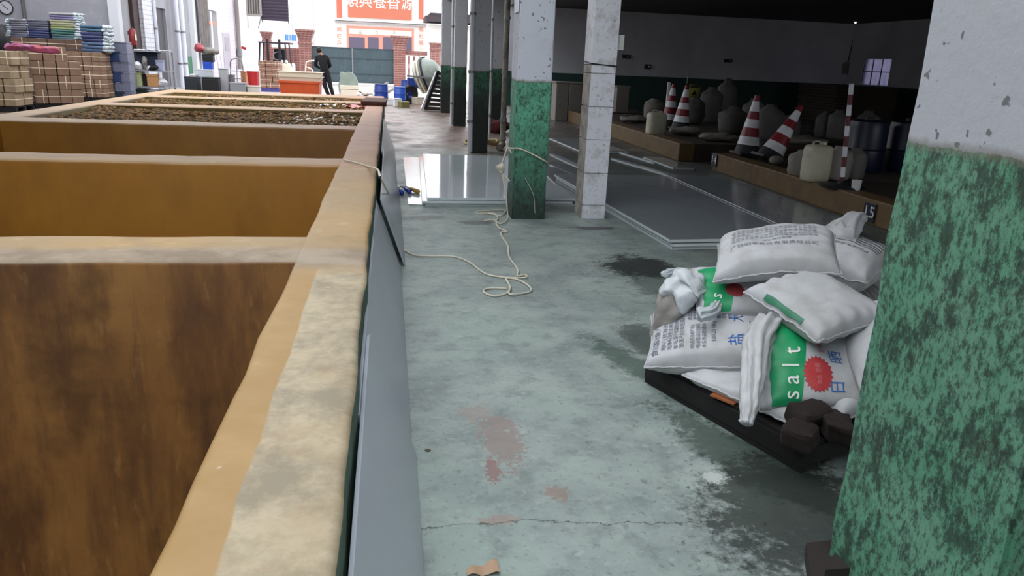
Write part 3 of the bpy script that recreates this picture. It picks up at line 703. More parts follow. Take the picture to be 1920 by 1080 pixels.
# wall devices in the shed
for (px, py, w, h, lb, nm) in [(1215, 125, .22, .16, 'small dark camera box on the shed wall', 'camera_box'), (1175, 106, .3, .12, 'dark bracket on the shed wall beside the tiled column', 'bracket'), (1366, 114, .3, .12, 'dark bracket high on the middle of the shed wall', 'bracket'), (1588, 128, .3, .42, 'grey fuse box in the corner of the shed', 'fuse_box')]:
    g = GY(px, py, YB-.08); t = thing(nm, lb, nm.replace('_', ' '), g)
    mb = MB(); mb.box((0, 0.03, 0), (w, .1, h), None, .01); mb.build('housing', M_dark if nm != 'fuse_box' else mat('grey_box', '#6f7072', .5), t)
    mb = MB(); mb.cyl((0.03, -.02, 0), (0.03, -.045, 0), .03, n=12); mb.build('dial', M_wink if nm == 'camera_box' else M_steel, t)
mb = MB(); g = GY(1602, 45, YB-.05); mb.tube([(g.x+.1, YB-.03, ZC-.05), (g.x+.02, YB-.03, 2.2), (g.x-.05, YB-.03, 1.7)], .02, 6, smooth=1); tag(mb.build('cable', M_dark), 'black cable running down the corner to the fuse box', 'cable')
g = GY(1604, 42, 26.5); t = thing('lamp', 'tiny bright lamp at the ceiling corner of the shed', 'lamp', (g.x, 26.5, g.z)); mb = MB(); mb.sph((0, 0, 0), .035, n=10); mb.build('bulb', mat('lit_bulb', '#ffffff', .5, emit=('#ffffff', 6)), t)
mb = MB(); mb.cyl((0, 0, .03), (0, 0, ZC-g.z), .02, n=8); mb.build('socket', M_dark, t)
# white chest units along the shed wall between the columns
for i, (px, py) in enumerate([(1048, 215), (1072, 215), (1160, 205)]):
    Y = 20.9; g = GY(px, py, Y); t = thing('storage_bin', ['pale storage bin left of the tiled column near the shed wall', 'second pale storage bin near the shed wall by the tiled column', 'pale bin with dark front right of the tiled column'][i], 'bin', (g.x, Y, 0))
    w = .36; mb = MB(); mb.bx(-w/2, w/2, -.3, .3, 0, 1.0 if i < 2 else .95, .02); mb.build('body', M_dim, t)
    mb = MB(); mb.bx(-w/2-.02, w/2+.02, -.32, .32, 1.001 if i < 2 else .951, 1.05 if i < 2 else 1.0, .015); mb.build('lid', M_dim, t)
# dark stacked nets/racks at right behind banded pole
t = thing('stacked_board', 'dark pile of boards under the barred window', 'board pile', (15.6, 24.5, 0))
for k in range(12):
    mb = MB(); mb.box((.1*nz((k*3.1, 1, 1)), .15*nz((k*2.1, 5, 1)), .05+k*.1), (2.2, 2.4, .09), RZ(.05*nz((k, 3, 9)))); mb.build('board', M_curbd, t)
# ------------------------------------------------------------------ pallet and salt bags
A = G(1208, 716, 0); B_ = G(1500, 888, 0); ed = V((B_.x-A.x, B_.y-A.y, 0)); PL = ed.length; e1 = ed.normalized(); e2 = V((-e1.y, e1.x, 0))
if e2.x < 0: e2 = -e2
PW = 1.05; PH = .125
t = thing('pallet', 'blackened wooden pallet under the salt bags', 'pallet', (A.x, A.y, 0), math.atan2(e1.y, e1.x))
sg = 1 if e2.dot(V((-e1.y, e1.x, 0))) > 0 else -1
for k in range(8):
    y = sg*(PW-.02)*(k+.5)/8
    mb = MB(); mb.box((PL/2, y, PH-.01), (PL, .11, .02), None, .003); mb.build('deck_board', M_blk, t)
for k in range(3):
    x = (.04, PL/2, PL-.04)[k]
    mb = MB(); mb.box((x, sg*PW/2, PH-.02-.04), (.08, PW-.01, .079), None, .003); mb.build('stringer', M_blk, t)
for k in range(3):
    y = sg*(.05, PW/2, PW-.05)[k]
    mb = MB(); mb.box((PL/2, y, .0125), (PL, .1, .025), None, .003); mb.build('base_board', M_blk, t)
mb = MB(); mb.box((PL/2, sg*.006, .068), (PL-.0, .02, .085), None, .003); mb.build('side_board', M_blk, t)
class Bag:
    def __init__(s, name, label, c, a, n, L, Wd, T, mt=M_sack, seed=0, sag=.0, low=.55, cat='bag', group='bags heaped on the pallet', fold=.010, pinch=.06, rnd=2.8, arch=0):
        s.arch = arch
        s.a, s.b_, s.t = L/2, Wd/2, T; s.seed = seed; s.sag = sag; s.low = low; s.fold = fold; s.pinch = pinch; s.rnd = rnd
        a = V(a).normalized(); n = V(n).normalized(); n = (n-a*n.dot(a)).normalized(); b = n.cross(a)
        M = Matrix((a, b, n)).transposed().to_4x4()
        if len(c) == 5: c = G(c[0], c[1], c[2])-a*(L/2*c[3])-b*(Wd/2*c[4])     # placed by one resting corner
        M.translation = V(c)
        s.t_ = thing(name, label, cat, (0, 0, 0), 0, group); s.t_.matrix_world = M
        mb = MB(); N, K = 44, 32
        mb.grid(lambda u, v: s.S(2*u-1, 2*v-1, 1), N, K); mb.grid(lambda u, v: s.S(2*u-1, 2*v-1, -1), N, K)
        bmesh.ops.remove_doubles(mb.b, verts=mb.b.verts[:], dist=.0008)
        mb.build('sack_body', mt, s.t_, smooth=True)
        # stitched seam lip along both short ends and one long side
        mb = MB()
        def lip(f):
            pts = [f(k/40) for k in range(41)]; mb.tube([p+V((0, 0, .002*math.sin(k*2.1))) for k, p in enumerate(pts)], .0045, 6, smooth=1)
        lip(lambda q: s.S(1, 2*q-1, 1)); lip(lambda q: s.S(-1, 2*q-1, 1)); lip(lambda q: s.S(2*q-1, -1, 1))
        mb.build('seam', mt, s.t_, smooth=True)
    def S(s, u, v, side=1):
        pu = 1-s.pinch*(1-v*v)*abs(u)**3; pv = 1-s.pinch*1.2*(1-u*u)*abs(v)**3
        x, y = s.a*u*pu, s.b_*v*pv
        e = max(0, 1-abs(u)**s.rnd)*max(0, 1-abs(v)**s.rnd)
        z = side*s.t*(1 if side > 0 else s.low)*e**.38+s.arch*(1-u*u)*v*v
        q = V((x*1.0, y*1.0, s.seed*3.7+side))
        w = min(1, e*5)
        z += w*(nz(q*6)*.016+nz(q*15)*.006)
        # gathers running in from the ends
        end = max(0, abs(u)-.55)/.45; z += w*s.fold*math.sin(v*17+s.seed+2*nz(q*4))*end**1.3
        z += (1-w)*.012*nz((u*4, v*4, s.seed))
        z -= s.sag*(x/s.a)**2*.1
        return V((x, y, z))
    def P(s, u, v, off=.002):
        e = .01; p = s.S(u, v); du = s.S(u+e, v)-s.S(u-e, v); dv = s.S(u, v+e)-s.S(u, v-e); n = du.cross(dv)
        if n.length > 0: n.normalize()
        return p+n*off
    def patch(s, name, mt, fu, nu=16, nv=24, off=.0018):
        """fu(i,j)->(u,v)"""
        mb = MB(); mb.grid(lambda i, j: s.P(*fu(i, j), off), nu, nv); return mb.build(name, mt, s.t_, smooth=True)
    def text(s, rows, mt, name='print', off=.003):
        """rows: (body, size(m), u0, v0, angle)"""
        mb = MB()
        for (body, size, u0, v0, ang) in rows:
            ca, sa = math.cos(ang), math.sin(ang)
            add_text(mb, body, size, lambda x, y: s.P(max(-.98, min(.98, u0+(x*ca-y*sa)/s.a)), max(-.98, min(.98, v0+(x*sa+y*ca)/s.b_)), off))
        return mb.build(name, mt, s.t_)
    def burst(s, u0, v0, r, mt, off=.0022, teeth=22, asp=1.0, name='starburst'):
        mb = MB()
        def fn(i, j):
            a = i*2*math.pi; k = (i*teeth) % 1; rr = r*(1-.16*abs(2*k-1))*j
            return s.P(u0+rr*math.cos(a)/s.a, v0+asp*rr*math.sin(a)/s.b_, off)
        mb.grid(fn, teeth*2, 5, closeu=True); return mb.build(name, mt, s.t_)
def chars(n, seed):
    r = random.Random(seed); pool = '本品符合国家标准食用盐加工生产地址电话净含量千克保质期贮存方法产品执行号原料海水晒制请勿倒置防潮'
    return ''.join(r.choice(pool) for _ in range(n))
def neck(parent_label, pts, r0, r1, mt, name='tied_neck', parent=None, label=None, ripple=.22, nr=7, rf=None, n=28):
    mb = MB(); mb.tube(pts, r0, n, rf=rf or (lambda q: r0+(r1-r0)*q), smooth=6, ripple=ripple, nr=nr)
    for v in mb.b.verts: v.co += V((nz(v.co*30), nz(v.co*28+V((5, 0, 0))), nz(v.co*26)))*.006
    o = mb.build(name, mt, parent, smooth=True); return o
def wpart(o, parent):       # a part built in world coordinates
    o.parent = parent; bpy.context.view_layer.update(); o.matrix_parent_inverse = parent.matrix_world.inverted(); return o
# lower left printed bag
b7 = Bag('salt_bag', 'white printed bag at the pallet left end, text-covered, blue character', (1208, 690, .17, -1, -1), (.88, -.38, .12), (-.05, -.22, .97), .66, .47, .11, seed=2, low=.8)
pi2 = math.pi/2
b7.text([(chars(11, 1), .036, -.86, -.05, pi2)]+[(chars(13, 3+k), .027, -.74+.085*k, -.05, pi2) for k in range(0, 4)]+[(chars(7, 31+k), .025, -.38+.08*k, .45, pi2) for k in range(9)], M_ink)
b7.text([(chars(8, 51+k), .022, -.34+.08*k, -.45, pi2) for k in range(3)]+[('5307.2.0 18kg', .026, -.05, -.35, pi2)], M_ink)
b7.text([('盐', .08, .26, -.62, pi2)], M_blue); b7.text([('大', .07, .28, .12, pi2)], M_blue)
# bag beneath, squeezed out on the pallet
b9 = Bag('salt_bag', 'plain white bag squeezed flat beneath the green banded bag', (1.62, 2.80, .165), (.45, -.89, 0), (0, -.1, 1), .62, .36, .055, seed=12, low=.6)
# green banded bag in front
b8 = Bag('salt_bag', 'bag with green band reading salt and red starburst, at the heap front', (1424, 772, .165, -1, -1), (.97, -.20, -.02), (-.10, -.62, .78), .50, .44, .115, seed=4, low=.8)
def band8(i, j):
    v = -.97+1.94*j; c = -.20+.30*(v*.5+.15)**2*1-.10*v*0; c = -.60+.16*(v+.3)+.10*v*v
    return (c+(i-.5)*(.56-.12*v*v), v)
b8.patch('green_band', M_green, band8)
for k, ch in enumerate('salt'):
    v = -.80+.29*k; c = -.60+.16*(v+.3)+.10*v*v
    b8.text([(ch, .10, c+.06, v, pi2)], M_wink, 'letter', .0045)
b8.burst(-.11, -.38, .062, M_red, asp=1.35)
b8.text([('优质', .022, -.10, -.26, pi2), ('海盐', .022, -.10, -.50, pi2)], mat('pink_print', '#d77f7c', .5), 'starburst_print', .004)
b8.text([('晒', .064, .24, .0, pi2)], M_blue); b8.text([('日', .064, .20, -.62, pi2)], M_blue)
b8.text([('日晒海盐', .024, .0, .28, pi2)], M_red)
b8.text([('电话1522016', .022, .56, .0, pi2), ('净含量', .03, .60, -.6, pi2)], M_ink)
e = neck('', [G(1445, 607, .46), G(1420, 640, .42), G(1412, 700, .33), G(1406, 745, .26), G(1402, 778, .21), G(1398, 796, .18)], .05, .012, M_sack, rf=lambda q: .045*(1-q)**.6+.010+.008*(q > .93))
wpart(e, b8.t_)
# middle layer
b4 = Bag('salt_bag', 'half-hidden bag with a green field, white letter s and red starburst', (1306, 598, .36, -1, -1), (.95, -.22, .03), (0, -.50, .86), .42, .34, .075, seed=6, low=.9)
b4.patch('green_field', M_green, lambda i, j: (-.86+(.60+.1*math.sin(j*3))*i, -.93+1.7*j))
b4.text([('s', .085, -.55, -.45, pi2*.8)], M_wink, 'letter', .004)
b4.burst(-.12, -.25, .05, mat('dull_red_print', '#96393a', .5))
b3 = Bag('salt_bag', 'plain white bag pointing a stitched corner at the camera', (1533, 643, .47, 1, -1), (.25, -.92, -.16), (-.10, -.20, .97), .46, .42, .085, seed=8, low=.8)
b3.patch('green_stripe', mat('dark_green_print', '#3b7f60', .5), lambda i, j: (-.5+1.0*j, -.99+.1*i), 3, 24)
b10 = Bag('salt_bag', 'bright white bag end poking out beside the near pillar', (2.02, 2.60, .46), (.3, .95, .2), (-.8, -.4, .5), .5, .36, .09, seed=10)
b11 = Bag('salt_bag', 'grey striped bag behind the plain white bag', (2.32, 3.42, .36), (.9, .42, .08), (-.2, -.5, .85), .62, .44, .11, mt=M_sackd, seed=14)
b11.patch('stripe', M_inkg, lambda i, j: (-.2+.1*i, -.8+1.6*j), 3, 20)
for k in range(5): b11.patch('stripe', M_inkg, lambda i, j, k=k: (0+.14*k+.06*i, -.8+1.6*j), 2, 20)
b16 = Bag('salt_bag', 'hidden lower bag at the back right of the pallet', (2.1, 3.15, .25), (1, .3, 0), (0, -.1, 1), .7, .46, .10, seed=16)
b17 = Bag('salt_bag', 'lower white bag with a printed side behind the starburst bag', (2.0, 2.75, .27), (.9, .3, 0), (-.1, -.5, .85), .6, .44, .12, seed=17)
# top right bag with tied neck
b2 = Bag('salt_bag', 'upper right bag tied at the neck, dark stripes down its side', (2.42, 3.6, .53), (.75, .6, .05), (-.55, -.45, .75), .56, .46, .13, mt=M_sack, seed=18, low=.9)
for k in range(6): b2.patch('stripe', M_inkg, lambda i, j, k=k: (-.1+.13*k+.05*i, -.85+1.1*j), 2, 20)
b2.text([(chars(8, 61), .03, -.35, -.2, pi2)], M_ink)
e = neck('', [G(1572, 447, .66), G(1590, 425, .70), G(1606, 412, .715), G(1622, 407, .72)], .06, .014, M_sack, rf=lambda q: .07*(1-q)**.8+.016, ripple=.15); wpart(e, b2.t_)
# top bag
b1 = Bag('salt_bag', 'plump white bag lying topmost on the heap with grey lines of text', (1337, 530, .54, -1, -1), (.86, -.46, .20), (-.08, -.20, .97), .56, .43, .12, seed=20, low=.5, pinch=.04, arch=.025)
b1.text([('广饶明华盐化有限责任公司', .033, .0, -.42, .0)], M_inkg)
b1.text([('地址电话邮编', .022, .05, -.18, 0)]+[(chars(18, 70+k), .022, .0, -.02+.13*k, 0) for k in range(5)], M_inkg)
# crumpled film bags at left
g = G(1290, 545, .46)
mb = MB(); mb.sph((0, 0, 0), 1, (.125, .10, .075), 44)
for v in mb.b.verts:
    n = v.co.normalized(); r = nz(v.co*14+V((3, 1, 7)))*.05+abs(nz(v.co*30))*.03; v.co += n*r+V((nz(v.co*18), nz(v.co*17), nz(v.co*16)))*.03
o5 = thing('film_bag', 'crumpled clear white film bag top at the left of the heap', 'plastic bag', g); mb.build('crumpled_film', M_film, o5, smooth=True)
e = neck('', [G(1283, 520, .49), G(1262, 512, .51), G(1248, 513, .52), G(1240, 514, .52)], .03, .01, M_film, name='knot'); wpart(e, o5)
e = neck('', [G(1310, 590, .42), G(1335, 585, .43), G(1345, 570, .44)], .03, .02, M_film, name='loose_flap', ripple=.3); wpart(e, o5)
g = G(1262, 590, .36)
o6 = thing('sack_mouth', 'beige tied sack mouth drooping off the heap above the floor', 'sack', g)
e = neck('', [G(1275, 548, .42), G(1262, 575, .38), G(1250, 600, .32), G(1236, 622, .26), G(1224, 637, .22)], .075, .012, M_sackd, name='gathered_cloth', rf=lambda q: .085*(1-q)**.8+.014, ripple=.12, nr=5); wpart(e, o6)
# brown lumps on the near end of the pallet
for i, (px, py, z, s, lb) in enumerate([(1520, 775, .20, (.085, .06, .04), 'reddish brown lump of rock salt resting on top by the near pillar'), (1505, 815, .165, (.075, .06, .04), 'dark brown block on the near corner of the pallet'), (1570, 800, .17, (.09, .07, .045), 'brown block partly hidden by the near pillar')]):
    g = G(px, py, z); mb = MB(); mb.box((0, 0, 0), (s[0]*2, s[1]*2, s[2]*2), None, .02)
    bmesh.ops.subdivide_edges(mb.b, edges=mb.b.edges[:], cuts=3, use_grid_fill=True)
    for v in mb.b.verts: v.co += V((nz(v.co*9+V((i*4, 0, 0))), nz(v.co*8+V((i, 3, 0))), nz(v.co*9)))*.035
    o = mb.build('brown_block', mat('brown_block', '#241815', .9, [('#180f0d', 9, .45, .6, .6)], bump=(30, .5)), smooth=False, loc=g); o.rotation_euler = (0, 0, i*.5+.3); tag(o, lb, 'block')
g = G(1360, 748, .128)
mb = MB(); mb.box((0, 0, 0.004), (.12, .06, .008), RZ(-1.0)); tag(mb.build('label_scrap', mat('orange_scrap', '#9a5a35', .6), loc=g), 'orange scrap of board lying on the pallet', 'scrap')
# ------------------------------------------------------------------ rope
def rope(name, pts, label, r=.007, closed=False):
    mb = MB(); mb.tube(pts, r, 8, smooth=5); o = mb.build(name, M_rope, smooth=True); tag(o, label, 'rope'); return o
zf = .009
def F_(px, py, z=zf): return G(px, py, z)
rope('rope', [G(645, 300, ZT+.015), G(668, 305, ZT+.015), G(690, 312, ZT+.015), GX(708, 318, X1+.02), GX(716, 340, X1+.06), F_(733, 372, .06), F_(733, 400), F_(741, 440), F_(748, 462), F_(775, 477), F_(800, 480), F_(850, 481), F_(880, 492), F_(910, 513), F_(945, 520), F_(970, 521), F_(988, 520), F_(984, 515), F_(970, 517),
              F_(971, 505), F_(955, 482), F_(952, 460), F_(942, 445), F_(940, 436), F_(952, 434), F_(936, 428), F_(930, 417), F_(933, 408), F_(925, 400), F_(896, 400), F_(900, 396), F_(945, 394), F_(940, 404), F_(915, 400)],
     'long cream rope trailing from the tank wall across the aisle floor')
rope('rope', [F_(948, 521, .012), F_(970, 524), F_(990, 535), F_(996, 545), F_(980, 550), F_(955, 551, .02), F_(957, 538), F_(948, 524)], 'rope loop on the right of the floor tangle')
rope('rope', [F_(948, 521), F_(955, 535), F_(953, 548), F_(930, 555), F_(910, 550), F_(908, 543), F_(925, 540), F_(950, 541)], 'rope loop on the left of the floor tangle')
kx = P1X0-.02; ky = P1Y-.015
def GK(px, py, y=ky): return GY(px, py, y)
t = thing('tied_rope', 'cream rope knotted around the green pillar, its end hanging to the floor', 'rope', (P1X0, P1Y, 0))
def rp(name, pts, r=.007):
    mb = MB(); mb.tube([V(p)-V((P1X0, P1Y, 0)) for p in pts], r, 8, smooth=5); return mb.build(name, M_rope, t, smooth=True)
rp('rope_strand', [GK(948, 264), GK(952, 275), GK(957, 278), GK(975, 279), GK(1000, 290), GK(1024, 303), GY(1027, 304, P1Y+.2)])
rp('rope_strand', [GK(959, 288), GK(952, 277), GK(945, 295), GK(940, 312), GK(941, 325), GK(945, 345), GK(949, 370), GK(951, 395), G(952, 408, .02), G(947, 416, .012), G(936, 419, .012), G(925, 412, .012), G(908, 414, .012)])
mb = MB(); mb.sph(GK(939, 315)-V((P1X0, P1Y, 0)), .045, (1, .8, .9), 16)
for v in mb.b.verts: v.co += V((nz(v.co*40), nz(v.co*38), nz(v.co*36)))*.02
mb.build('knot', M_rope, t, smooth=True)
rp('rope_tail', [GK(941, 325), GK(946, 330), GK(955, 340)], .011)
rp('rope_strand', [GK(985, 335, P1Y-.012), GK(1000, 365, P1Y-.012), GK(1003, 400, P1Y-.012)], .002)
# thin cable on near leaning sheet
# yellow rope coil behind drainpipe pillar
for i in range(3):
    g = G(905+i*3, 268-i*2, .03+.05*i); mb = MB(); R_ = .28-.05*i
    mb.tube([V((R_*math.cos(a)*1.2, R_*.8*math.sin(a), .02*math.sin(3*a))) for a in [k*.5 for k in range(14)]], .025, 8, smooth=3)
    tag(mb.build('hose_coil', mat('straw_hose', '#a58f62', .7), smooth=True, loc=g), ['straw coloured hose coil lowest behind the drainpipe pillar', 'straw coloured hose coil in the middle of the coil pile', 'straw coloured hose coil topmost on the coil pile'][i], 'hose', 'straw hose coils')
g = G(925, 243, .05); mb = MB(); mb.sph((0, 0, 0), 1, (.5, .35, .12), 16)
for v in mb.b.verts: v.co += V((nz(v.co*7), nz(v.co*8), nz(v.co*9)))*.15
tag(mb.build('cloth', mat('maroon_cloth', '#5a2426', .9), smooth=True, loc=(g.x, g.y, .13)), 'maroon cloth heaped on the floor behind the hose coils', 'cloth')
# blue bottles / gloves at the leaning sheet
M_glove = mat('blue_handle', '#2348a8', .35)
for i, (px, py, lb, m1) in enumerate([(728, 366, 'clear plastic wrapped tool at the left of the small tool row', M_film), (742, 365, 'silver wrapped tool beside the clear one', M_wht), (752, 364, 'first small blue-handled tool', M_glove), (763, 362, 'tallest blue-handled tool in the row', M_glove), (776, 362, 'tool with a yellow handle at the right of the row', mat('yellow_handle', '#b9913a', .4))]):
    g = G(px, py, 0); t = thing('hand_tool', lb, 'tool', (g.x, g.y, 0), .2*i-.3)
    mb = MB(); mb.cyl((0, -.09, .03), (0, .06, .04), .026, .022, 12); mb.sph((0, -.09, .03), .027, n=10); mb.build('handle', m1, t, smooth=True)
    mb = MB(); mb.cyl((0, .06, .04), (-.01, .17, .05), .008, n=8); mb.box((-.015, .2, .05), (.05, .06, .01)); mb.build('blade', M_steel, t)
# scrap at bottom
g = G(905, 1066, .01); mb = MB()
mb.grid(lambda u, v: V(((u-.5)*.10, (v-.5)*.03*(1+1.2*u)+.018*(u-.5), .008+.006*math.sin(9*u)+.006*nz((u*6, v*4, 2)))), 14, 6)
o = mb.build('cardboard_scrap', mat('pinkish_scrap', '#b5967b', .8), smooth=True, loc=(g.x, g.y, 0)); tag(o, 'torn tan cardboard scrap on the floor at the bottom edge', 'scrap')
g = G(802, 845, 0); mb = MB(); mb.sph((0, 0, .002), 1, (.013, .011, .003), 12); tag(mb.build('leaf', mat('dry_leaf', '#5b5142', .8), loc=g), 'dry brown fleck lying beside the nearest leaning sheet', 'leaf')
g = G(1512, 1062, .0); mb = MB(); mb.poly([(-.06, -.12, 0), (.16, -.12, 0), (.16, .06, 0), (.02, .05, 0)], .05); mb.poly([(-.02, -.12, .05), (.16, -.12, .05), (.16, .05, .05)], .03)
tag(mb.build('rubber_mat', mat('brown_rubber', '#2a2320', .8), loc=g), 'dark brown rubber piece at the foot of the near pillar', 'rubber')
# ------------------------------------------------------------------ left: clock wall and columns
YW = 26.3
mb = MB(); xa = GY(209, 50, YW).x; mb.bx(-16, xa, YW, YW+.2, 0, ZR); struct(mb.build('wall_clock_side', M_wall))
xb = GY(227, 50, YW).x
mb = MB(); mb.bx(xa, xb, YW-.15, YW+.2, 0, ZR); tag(mb.build('corner_column', mat('pale_column', '#cfd0d6', .6)), 'pale square column at the end of the clock wall', 'column')
g = GY(11, 14, YW-.03); t = thing('wall_clock', 'round wall clock with thin black rim at the upper left', 'clock', g)
mb = MB(); mb.cyl((0, .02, 0), (0, -.01, 0), .19, n=32); mb.build('face', mat('clock_face', '#b9bac2', .5), t, auto=40)
mb = MB(); mb.tube([(.195*math.cos(a), -.01, .195*math.sin(a)) for a in [k*2*math.pi/32 for k in range(33)]], .016, 8, smooth=1); mb.build('rim', M_dark, t, smooth=True)
for a, l in ((2.4, .13), (-.7, .09)):
    mb = MB(); mb.bar((0, -.015, 0), (l*math.cos(a), -.015, l*math.sin(a)), .012); mb.build('hand', M_dark, t)
g = GY(48, 20, YW-.05); mb = MB(); mb.cyl((g.x-.05, g.y, .5), (g.x-.05, g.y, ZR), .05, n=10); tag(mb.build('conduit', mat('dark_conduit', '#5d5a5c', .6)), 'dark vertical conduit on the clock wall', 'pipe')
XW = -8.35
def yat(px): d = ray(px, 60); return XW*d.y/d.x
def zat(px, py): return GX(px, py, XW).z
M_lw = mat('left_wall_grey', '#96969c', .8, [('#7c7c82', 1, .4, .65, .5)], world=True)
y_ = [yat(p) for p in (226, 245, 257, 275, 300, 313, 334, 356, 374, 482)]
mb = MB(); mb.bx(XW-.2, XW, YW+.2, y_[3], 0, ZR); mb.bx(XW-.2, XW, y_[5], y_[8], 0, ZR); mb.bx(XW-.2, XW, y_[3], y_[5], 2.9, ZR); struct(mb.build('wall_yard_side', M_lw))
mb = MB(); mb.bx(XW-.1, XW-.05, yat(224), yat(238), .2, zat(230, 45)); struct(mb.build('door_1', mat('dark_door', '#2e2a2a', .7)))
mb = MB(); mb.bx(XW, XW+.12, yat(246), y_[2], 0, ZR); tag(mb.build('brown_post', mat('maroon_paint', '#3c2a2b', .7)), 'dark maroon post beside the fire extinguisher', 'post')
g = GX(248.5, 68, XW+.245); t = thing('fire_extinguisher', 'red fire extinguisher hanging by the maroon post', 'fire extinguisher', g)
mb = MB(); mb.lathe([(0, -.27), (.1, -.27), (.11, -.24), (.11, .15), (.07, .22), (.03, .25), (0, .25)], n=20); mb.build('cylinder_body', mat('deep_red', '#8a2b2e', .35), t, auto=40)
mb = MB(); mb.box((.105, -.03, -.03), (.02, .12, .2)); mb.build('label_panel', M_cream, t)
mb = MB(); mb.cyl((0, 0, .25), (0, 0, .31), .025, n=10); mb.bar((0, 0, .3), (.1, -.04, .34), .02); mb.build('valve', M_dark, t)
mb = MB(); mb.box((-.125, 0, .1), (.03, .1, .12)); mb.build('wall_bracket', M_steel, t)
mb = MB(); mb.bx(XW, XW+.25, y_[2], y_[3], 0, ZR)
def til(t, vec, col, B):
    x, y, z = t.sep(vec)[:3]; c = t.N.new('ShaderNodeCombineXYZ'); t.lk(t.math('ADD', x, y), c.inputs[0]); t.lk(z, c.inputs[1])
    n = t.N.new('ShaderNodeTexBrick'); t.lk(c.outputs[0], n.inputs['Vector']); n.offset = 0; n.inputs['Scale'].default_value = 1; n.inputs['Brick Width'].default_value = .3; n.inputs['Row Height'].default_value = .15; n.inputs['Mortar Size'].default_value = .008
    n.inputs['Color1'].default_value = C('#d8dae2'); n.inputs['Color2'].default_value = C('#cfd1da'); n.inputs['Mortar'].default_value = C('#8f9099'); return n.outputs['Color']
tag(mb.build('tile_column', mat('white_wall_tiles', '#dddddd', .4, fn=til, world=True)), 'white tiled column left of the dark doorway', 'column')
mb = MB(); mb.bx(XW-.25, XW-.2, y_[3], y_[4], 0, 2.9, 0); struct(mb.build('door_2', mat('blue_grey_door', '#3b3d4c', .5)))
mb = MB(); mb.bx(XW-.22, XW-.1, y_[4], y_[5], 0, 2.9, 0); struct(mb.build('trim_3', mat('dark_frame', '#4c4a4e', .6)))
for px, lb, r in ((318, 'left one of the twin white downpipes', .09), (327, 'right one of the twin white downpipes', .11), (276, 'white downpipe at the tiled column edge', .06)):
    Y = yat(px); t = thing('downpipe', lb, 'pipe', (XW+.3, Y, 0)); mb = MB(); mb.cyl((0, 0, .02), (0, 0, 4.4), r, n=14); mb.build('pipe', mat('bright_pipe', '#d5d7e2', .4), t, auto=40)
    for z in (.9, 2.1): mb = MB(); mb.cyl((0, 0, z), (0, 0, z+.06), r*1.2, n=14); mb.build('clamp', M_steel, t, auto=40)
mb = MB(); mb.bx(XW+.0, XW+.02, yat(336), yat(355), 0, zat(345, 106)); mb.build('trim_4', mat('green_dado', '#3f7458', .6)); struct(bpy.data.objects['trim_4'])
mb = MB(); mb.bx(XW, XW+.2, yat(356), yat(361), 0, ZR); tag(mb.build('corner_post', mat('pale_column2', '#d9dade', .5)), 'slim white corner post right of the green dado', 'post')
for px in (341, 352): pass
mb = MB(); Y0, Y1_ = yat(360), yat(377)
mb.grid(lambda u, v: V((XW+.35+.08*math.sin(u*24), Y0+(Y1_-Y0)*u*(1-.55*max(0, .35-v)), 1.05+3.4*v)), 40, 12)
tag(mb.build('curtain', mat('grey_curtain', '#77716e', .8, [('#5b5553', 3, .4, .6, .5)]), smooth=True), 'grey bunched curtain hanging beside the white siding wall', 'curtain')
# white siding building
def sid(t, vec, col, B):
    z = t.sep(vec)[2]; f = t.math('FRACT', t.math('MULTIPLY', z, 1/.2)); t.lk(t.bump(f, .6, .02), B.inputs['Normal']); return t.mix(t.rng(f, 0, .1, .55, 0), C('#d9d3dc'), C('#9d8f9c'))
t = thing('siding_building', 'white clapboard building along the left of the yard', 'building', (XW, 0, 0))
mb = MB(); ye = yat(482); ya = y_[8]; mb.bx(-3, 0, ya, ye, 0, 7); mb.build('wall', mat('white_siding', '#d9d3dc', .6, fn=sid, world=True), t)
def wpx(x0, x1, y0, y1, nm, mt, out=.03, parent=t):
    mb = MB(); za, zb = GX((x0+x1)/2, y1, XW).z, GX((x0+x1)/2, y0, XW).z; mb.bx(0.002, out, yat(x0), yat(x1), za, zb); return mb.build(nm, mt, parent)
w = wpx(390, 407, 20, 92, 'window', mat('dim_glass', '#6a6870', .25)); wpx(394, 396.5, 22, 90, 'mullion', M_wht, .07, w); wpx(391, 402, 41, 46, 'orange_curtain', mat('orange_cloth', '#e0805a', .7), .06, w)
w = wpx(416, 429, 62, 130, 'door', mat('lilac_door', '#b5aebb', .5)); wpx(419, 426, 70, 95, 'pane', mat('dim_glass2', '#8a8894', .3), .05, w)
wpx(447, 476, 57, 140, 'doorway', mat('pale_door', '#d4d3e2', .5))
Y = yat(441); t2 = thing('downpipe', 'brown grey downpipe on the white clapboard wall', 'pipe', (XW+.15, Y, 0)); mb = MB(); mb.cyl((0, 0, 0.5), (0, 0, 6), .12, n=12); mb.build('pipe', mat('brown_pipe', '#8d8482', .5), t2, auto=40)
mb = MB(); mb.cyl((0, 0, 1.2), (0, 0, 1.6), .16, n=12); mb.build('hopper', M_steel, t2, auto=40)
